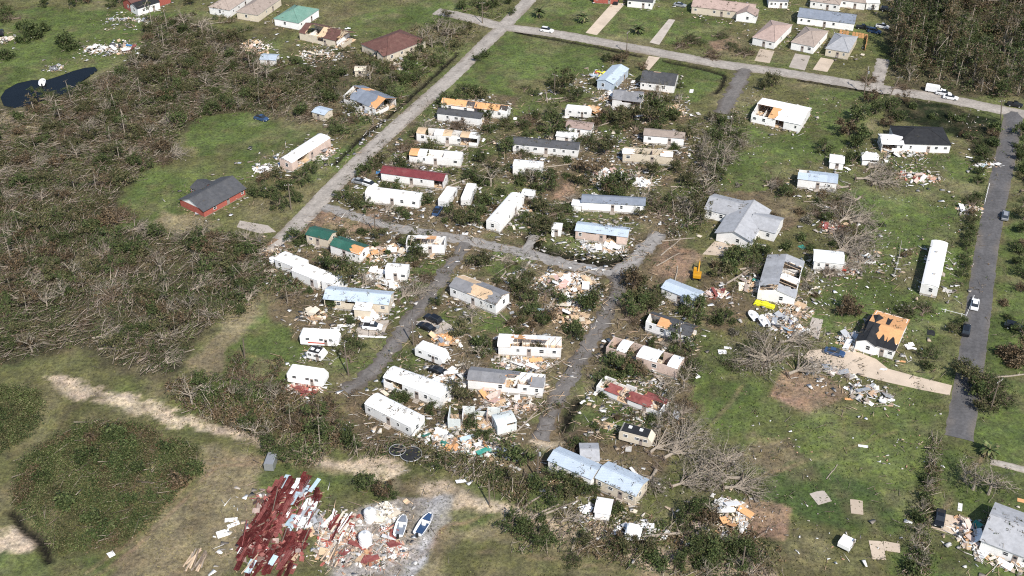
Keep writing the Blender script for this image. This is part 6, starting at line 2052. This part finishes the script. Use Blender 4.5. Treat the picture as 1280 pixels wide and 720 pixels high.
def sticks(rg, P2, zlo, zhi, lmin, lmax, rmin, rmax, ang=None, spread=.8, tilt=.25):
    """thin four-sided branches; returns corners (n,8,3)"""
    n = len(P2)
    a = rg.uniform(0, 6.283, n) if ang is None else rg.normal(ang, spread, n)
    e = rg.normal(0, tilt, n)
    d_ = np.stack([np.cos(a) * np.cos(e), np.sin(a) * np.cos(e), np.sin(e)], 1)
    L_ = rg.uniform(lmin, lmax, n) ** 1.0
    R_ = rg.uniform(rmin, rmax, n)
    c = np.stack([P2[:, 0], P2[:, 1], rg.uniform(zlo, zhi, n) + np.abs(d_[:, 2]) * L_ / 2], 1)
    s1 = np.stack([-np.sin(a), np.cos(a), np.zeros(n)], 1)
    s2 = np.cross(d_, s1)
    out = np.zeros((n, 8, 3))
    for j, (f, q1, q2) in enumerate([(-1, -1, -1), (-1, 1, -1), (-1, 1, 1), (-1, -1, 1), (1, -1, -1), (1, 1, -1), (1, 1, 1), (1, -1, 1)]):
        tp = 1.0 if f < 0 else .45
        out[:, j] = c + d_ * (f * L_ / 2)[:, None] + (s1 * q1 + s2 * q2) * (R_ * tp)[:, None]
    out[:, :, 2] = np.maximum(out[:, :, 2], .02)
    return out


SF = np.array([(0, 1, 5, 4), (1, 2, 6, 5), (2, 3, 7, 6), (3, 0, 4, 7), (0, 3, 2, 1), (4, 5, 6, 7)])


def box_mesh(name, V_, col, matk):
    n = len(V_)
    F_ = (np.arange(n)[:, None, None] * 8 + SF[None]).reshape(-1, 4)
    return npmesh(name, V_.reshape(-1, 3), F_, [matk], np.repeat(col, 6, axis=0))


WOODCOL = np.array([(.30, .245, .19), (.22, .175, .135), (.36, .30, .24), (.16, .125, .095), (.26, .21, .16), (.42, .35, .28)])


def mass(name, label, cat, zones, seed, leafsize=.3, h=1.3):
    """zones: outline, clump count, palettes weights"""
    rg = np.random.default_rng(seed)
    Vs, Cs = [], []
    for P_, n, pal, per, sz, hh in zones:
        q = inside(P_, n, rg)
        # clumps bunch up: keep those where a slow noise is high
        keep = fbm(q[:, 0], q[:, 1], 8, seed) + rg.uniform(-.25, .25, len(q)) > .40
        q = q[keep]
        tone = vnoise(q[:, 0], q[:, 1], 6, seed + 3)
        for k, pl in enumerate(pal):
            m_ = (tone * len(pal)).astype(int).clip(0, len(pal) - 1) == k
            c = np.stack([q[m_][:, 0], q[m_][:, 1], rg.uniform(.1, hh, m_.sum())], 1)
            if len(c):
                v_, c_ = leaves(rg, c, rg.uniform(.3, .8, len(c)), per, sz, pl, .5)
                Vs.append(v_)
                Cs.append(c_)
    o = link(name, leaf_mesh(name, np.concatenate(Vs), np.concatenate(Cs)))
    return tag(o, label, cat, kind='stuff')


mass('undergrowth', 'tangled brown and green undergrowth of the flattened wood', 'undergrowth',
     [(WOOD, 19000, [BRN, GRN + OLV, GRN, BRN + OLV, LGT, OLV, BRN + GRY[:2]], 12, .19, 1.4)], 31)
mass('undergrowth', 'dense green understorey of the tall wood', 'undergrowth',
     [(FARWOOD, 6500, [GRN, BRN, OLV, GRN + BRN[:2], BRN + GRN], 12, .26, 4.2)], 32)
mass('undergrowth', 'low green and brown thicket below the dirt track', 'undergrowth',
     [(LEFTGREEN, 7500, [OLV, LGT, GRN + LGT, BRN[:4] + OLV, LGT + OLV, GRN], 12, .17, .8), (LEFTCORNER, 2600, [GRN, OLV, LGT, GRN + OLV], 12, .18, .9)], 33)
mass('undergrowth', 'brush and torn leaves in the strips between the lots', 'undergrowth',
     [(STRIP1, 1300, [BRN, BRN + OLV, GRN], 12, .24, 1.2), (STRIP2, 900, [GRN, BRN + OLV, OLV], 12, .22, .9), (STRIP3, 1000, [GRN, OLV, GRY], 12, .24, 1.4),
      (STRIP4, 900, [OLV, BRN, GRN, BRN + OLV], 12, .22, .9), (UPBLOCK, 1300, [GRN, OLV, BRN], 12, .26, 1.2), (LEFTEDGE, 600, [BRN, GRN, OLV], 12, .24, 1.0), (HEDGE, 1000, [OLV, BRN + OLV, LGT, GRY + BRN], 11, .17, .7)], 34)

rg6 = np.random.default_rng(77)
flow_a = lambda q: .65 + 3.8 * (fbm(q[:, 0], q[:, 1], 38, 512) - .5)
parts_V, parts_C = [], []
for P_, n, a, zh in ((WOOD, 9000, .9, 1.3), (FARWOOD, 1300, 1.2, 6.0), (STRIP1, 420, .6, .8), (STRIP2, 300, .5, .5), (STRIP3, 420, .9, .9), (STRIP4, 400, .5, .5), (UPBLOCK, 420, .6, .9), (HEDGE, 200, .6, .4), (LEFTGREEN, 160, .6, .4), (LEFTEDGE, 220, .8, .8)):
    q = inside(P_, n, rg6)
    parts_V.append(sticks(rg6, q, .1, zh, .8, 4.6, .018, .065, flow_a(q), .45))
    parts_C.append(WOODCOL[rg6.integers(0, 6, n)] * rg6.uniform(.6, 1.2, n)[:, None])
o = link('broken_branches', box_mesh('broken_branches', np.concatenate(parts_V), np.concatenate(parts_C), 'junk'))
tag(o, 'pale broken branches and thin trunks strewn through the woods', 'branches', kind='stuff')

# ------------------------------------------------------------------ scattered litter round the homes
rg7 = np.random.default_rng(99)
fx = np.array([(a, b, c, d_) for a, b, c, d_ in FOOT])


def around(n, spread, bias=0.0):
    w_ = fx[:, 3] * fx[:, 2]
    i = rg7.choice(len(fx), n, p=w_ / w_.sum())
    r_ = fx[i, 2] * rg7.uniform(.3, 1.0, n) + np.abs(rg7.normal(0, spread, n))
    a = rg7.uniform(0, 6.283, n)
    return np.stack([fx[i, 0] + np.cos(a) * r_, fx[i, 1] + np.sin(a) * r_], 1)


LITCOL = np.array([(.80, .79, .76), (.74, .72, .68), (.62, .57, .50), (.55, .42, .30), (.40, .33, .27), (.66, .62, .57), (.78, .78, .78), (.20, .17, .14), (.50, .30, .2), (.34, .30, .27)])
PARK = poly([(480, 120), (640, 125), (760, 85), (860, 120), (890, 240), (840, 330), (885, 420), (860, 520), (800, 640), (640, 600), (440, 560), (420, 480), (330, 380), (340, 300), (420, 240)])
LOTS = poly([(900, 100), (1240, 130), (1220, 300), (1200, 470), (1180, 700), (1000, 700), (900, 600), (880, 400), (880, 250)])


def drift(q):
    return q[fbm(q[:, 0], q[:, 1], 14, 123) + rg7.uniform(-.06, .06, len(q)) > .56]


def clear_tar(q):
    """the through roads have been swept clear"""
    for L_, w_ in ROADS[:3]:
        q = q[pdist(q[:, 0], q[:, 1], L_) > w_ / 2 - .3]
    return q[sdist(q[:, 0], q[:, 1], PADS[6]) < 0]


def flecks(q, lo, hi, cols, th=.05):
    n = len(q)
    V_ = sticks(rg7, q, .04, .16, lo, hi, .03, .16, None, 1, .12)
    return V_, cols[rg7.integers(0, len(cols), n)] * rg7.uniform(.7, 1.05, n)[:, None]


LW = np.array([.2, .16, .12, .1, .08, .1, .12, .04, .04, .04])
q = np.concatenate([around(6500, 2.6), drift(inside(PARK, 5000, rg7)), drift(inside(LOTS, 2200, rg7)), inside(STRIP3, 250, rg7)])
q = clear_tar(q)
V_, c_ = flecks(q, .15, .8, LITCOL)
link_o = link('scattered_debris', box_mesh('scattered_debris', V_, c_, 'junk'))
tag(link_o, 'small white and tan scraps of siding strewn over the lots', 'debris', kind='stuff')
q = np.concatenate([around(3600, 3.5), inside(PARK, 1500, rg7, clear=-99)])
q = clear_tar(q)
V_ = sticks(rg7, q, .05, .3, 1.0, 3.2, .03, .07, None, 1, .12)
c_ = np.array([(.60, .45, .30), (.50, .36, .24), (.70, .66, .6), (.36, .27, .2), (.3, .25, .2)])[rg7.integers(0, 5, len(q))] * rg7.uniform(.7, 1.1, len(q))[:, None]
o = link('scattered_lumber', box_mesh('scattered_lumber', V_, c_, 'junk'))
tag(o, 'splintered boards and lumber scattered between the homes', 'debris', kind='stuff')

# torn sheets of siding, board and felt between the homes
q = np.concatenate([around(2600, 3.5), drift(inside(PARK, 2600, rg7))])
q = clear_tar(q)
n_ = len(q)
V_ = sticks(rg7, q, .05, .35, .5, 1.7, .25, .55, None, 1, .16)
mid = V_.mean(1, keepdims=True)
V_[:, :, 2] = mid[:, :, 2] + (V_[:, :, 2] - mid[:, :, 2]) * .09
c_ = np.array([(.80, .79, .77), (.74, .72, .69), (.62, .56, .48), (.56, .44, .32), (.40, .35, .30), (.24, .21, .18), (.68, .66, .63), (.50, .47, .44)])[rg7.integers(0, 8, n_)] * rg7.uniform(.6, 1.05, n_)[:, None]
o = link('torn_siding', box_mesh('torn_siding', V_, c_, 'junk'))
tag(o, 'torn pale sheets of siding and board strewn between the homes', 'debris', kind='stuff')

# leaf litter and twigs on the open lots
q = np.concatenate([around(3200, 6), inside(PARK, 5200, rg7, clear=-99), inside(LOTS, 1200, rg7)])
tr = np.array([(a, b) for a, b, c, k in TREES])
ti = tr[rg7.integers(0, len(tr), 5200)] + rg7.normal(0, 2.6, (5200, 2))
q2 = np.concatenate([q[rg7.random(len(q)) < .55], ti])
V_ = sticks(rg7, q2, .03, .25, .5, 2.4, .02, .05, .6, .9, .2)
c_ = WOODCOL[rg7.integers(0, 6, len(q2))] * rg7.uniform(.45, .95, len(q2))[:, None]
o = link('twig_litter', box_mesh('twig_litter', V_, c_, 'junk'))
tag(o, 'brown twigs and thin limbs littering the lots', 'twigs', kind='stuff')
c3 = np.stack([q2[:, 0], q2[:, 1], rg7.uniform(.03, .3, len(q2))], 1)
keep = fbm(c3[:, 0], c3[:, 1], 6, 5) > .44
v_, c_ = leaves(rg7, c3[keep], .45, 9, .17, GRN + OLV + BRN, .25)
o = link('torn_foliage', leaf_mesh('torn_foliage', v_, c_))
tag(o, 'torn green and brown leaves lying over grass and litter', 'leaves', kind='stuff')
# grass tufts that give the lawns a nap, each in the tone of the ground it grows from
n_t = 230000
q = np.stack([rg7.uniform(-195, 195, n_t), 140 + 300 * rg7.random(n_t) ** 1.25], 1)
q = q[np.abs(q[:, 0]) < 12 + q[:, 1] * .47]
q = off_road(q, .3)
for P_ in PADS:
    k_ = (q > P_.min(0) - 1).all(1) & (q < P_.max(0) + 1).all(1)
    i_ = np.nonzero(k_)[0]
    q = np.delete(q, i_[sdist(q[i_, 0], q[i_, 1], P_) > -.2], axis=0)
q = q[sdist(q[:, 0], q[:, 1], poly(POND)) < -.5]
q = q[fbm(q[:, 0], q[:, 1], 4, 400) + rg7.uniform(-.2, .2, len(q)) > .45]
ix = np.searchsorted(gx, q[:, 0]).clip(0, len(gx) - 1)
iy = np.searchsorted(gy, q[:, 1]).clip(0, len(gy) - 1)
cg, zg = C[iy, ix], Z[iy, ix]
v_, c_ = leaves(rg7, np.stack([q[:, 0], q[:, 1], zg + .08], 1), .06, 1, .22, [(1, 1, 1)], .5)
c_ = cg * np.array([.95, 1.0, .85]) * rg7.uniform(.55, 1.5, len(cg))[:, None]
c_[cg[:, 0] > .28] *= .55
o = link('grass_tufts', leaf_mesh('grass_tufts', v_, c_))
tag(o, 'short uneven grass and weeds over the open ground', 'grass', kind='stuff')

# leaves and twigs dropped on the roofs
bpy.context.view_layer.update()
cen, ang = [], []
for root, T, L_, W_, z1, rh, style in ROOFS:
    mw = root.matrix_world @ T
    n_ = int(RNG.choice([2, 5, 10, 16, 26]) * L_ / 15)
    cx, cy = RNG.uniform(-L_ / 2, L_ / 2), RNG.uniform(-W_ / 2, W_ / 2)
    for _ in range(n_):
        x = min(L_ / 2, max(-L_ / 2, RNG.gauss(cx, L_ * .22)))
        y = min(W_ / 2, max(-W_ / 2, RNG.gauss(cy, W_ * .3)))
        f = 1 - abs(y) / (W_ / 2)
        z = z1 + (rh * f if style in ('gable', 'hip') else rh * (1 - (2 * y / W_) ** 2) ** .8) + .1
        if style == 'shed':
            z = z1 + rh * (y / W_ + .5) + .1
        if style == 'hip':
            z = z1 + rh * min(f, (L_ / 2 - abs(x)) / (W_ / 2)) + .1
        cen.append(mw @ Vector((x, y, z)))
cen = np.array([tuple(c) for c in cen])
v_, c_ = leaves(rg7, cen, .3, 5, .15, GRN + BRN + OLV, .12)
o = link('roof_litter', leaf_mesh('roof_litter', v_, c_))
tag(o, 'torn leaves dropped on the roofs of the homes', 'leaves', kind='stuff')
st = sticks(rg7, cen[:, :2], 0, .01, .5, 2.2, .02, .045, .6, .9, .03)
st[:, :, 2] += cen[:, None, 2] - st[:, :, 2].min(1, keepdims=True) - .04
o = link('roof_twigs', box_mesh('roof_twigs', st, WOODCOL[rg7.integers(0, 6, len(cen))] * .6, 'junk'))
tag(o, 'broken twigs lying on the roofs of the homes', 'twigs', kind='stuff')

# larger sheets one can count, each named by the home it lies next to
PALE_NAMES = dict(white='white siding sheet', cream='cream wall panel', ply='bare plywood sheet', lgrey='grey felt sheet', metal='bent galvanised sheet', skirt='grey skirting panel')
for i in range(190):
    j = RNG.choices(range(len(FOOT)), [a[2] * a[3] for a in FOOT])[0]
    a, b = RNG.uniform(0, 6.283), FOOT[j][2] * RNG.uniform(.55, 1.0) + abs(RNG.gauss(0, 3))
    x, y = FOOT[j][0] + math.cos(a) * b, FOOT[j][1] + math.sin(a) * b
    k = RNG.choices(list(PALE_NAMES), [5, 2, 2, 1, 1.5, 1])[0]
    sx, sy = RNG.uniform(.9, 2.6), RNG.uniform(.6, 1.3)
    mb = MB()
    n_ = 4                                  # buckled along its length
    zz = [RNG.uniform(0, .22) for _ in range(n_ + 1)]
    for q_ in range(n_):
        x0, x1 = -sx / 2 + sx * q_ / n_, -sx / 2 + sx * (q_ + 1) / n_
        mb.slab([(x0, -sy / 2, zz[q_]), (x1, -sy / 2, zz[q_ + 1]), (x1, sy / 2, zz[q_ + 1]), (x0, sy / 2, zz[q_])], .03, k)
    o = link('debris_sheet', mb.mesh('debris_sheet'), None, (x, y, .08 + RNG.random() * .2), (RNG.gauss(0, .12), RNG.gauss(0, .1), RNG.uniform(0, 6.28)))
    lb = PALE_NAMES[k] + ' lying ' + near(x, y, 'in the open between the lots')
    lb = ('long ' if sx > 1.9 else ('small ' if sx < 1.3 else '')) + lb
    tag(o, lb, 'debris', 'like sheets: ' + lb)
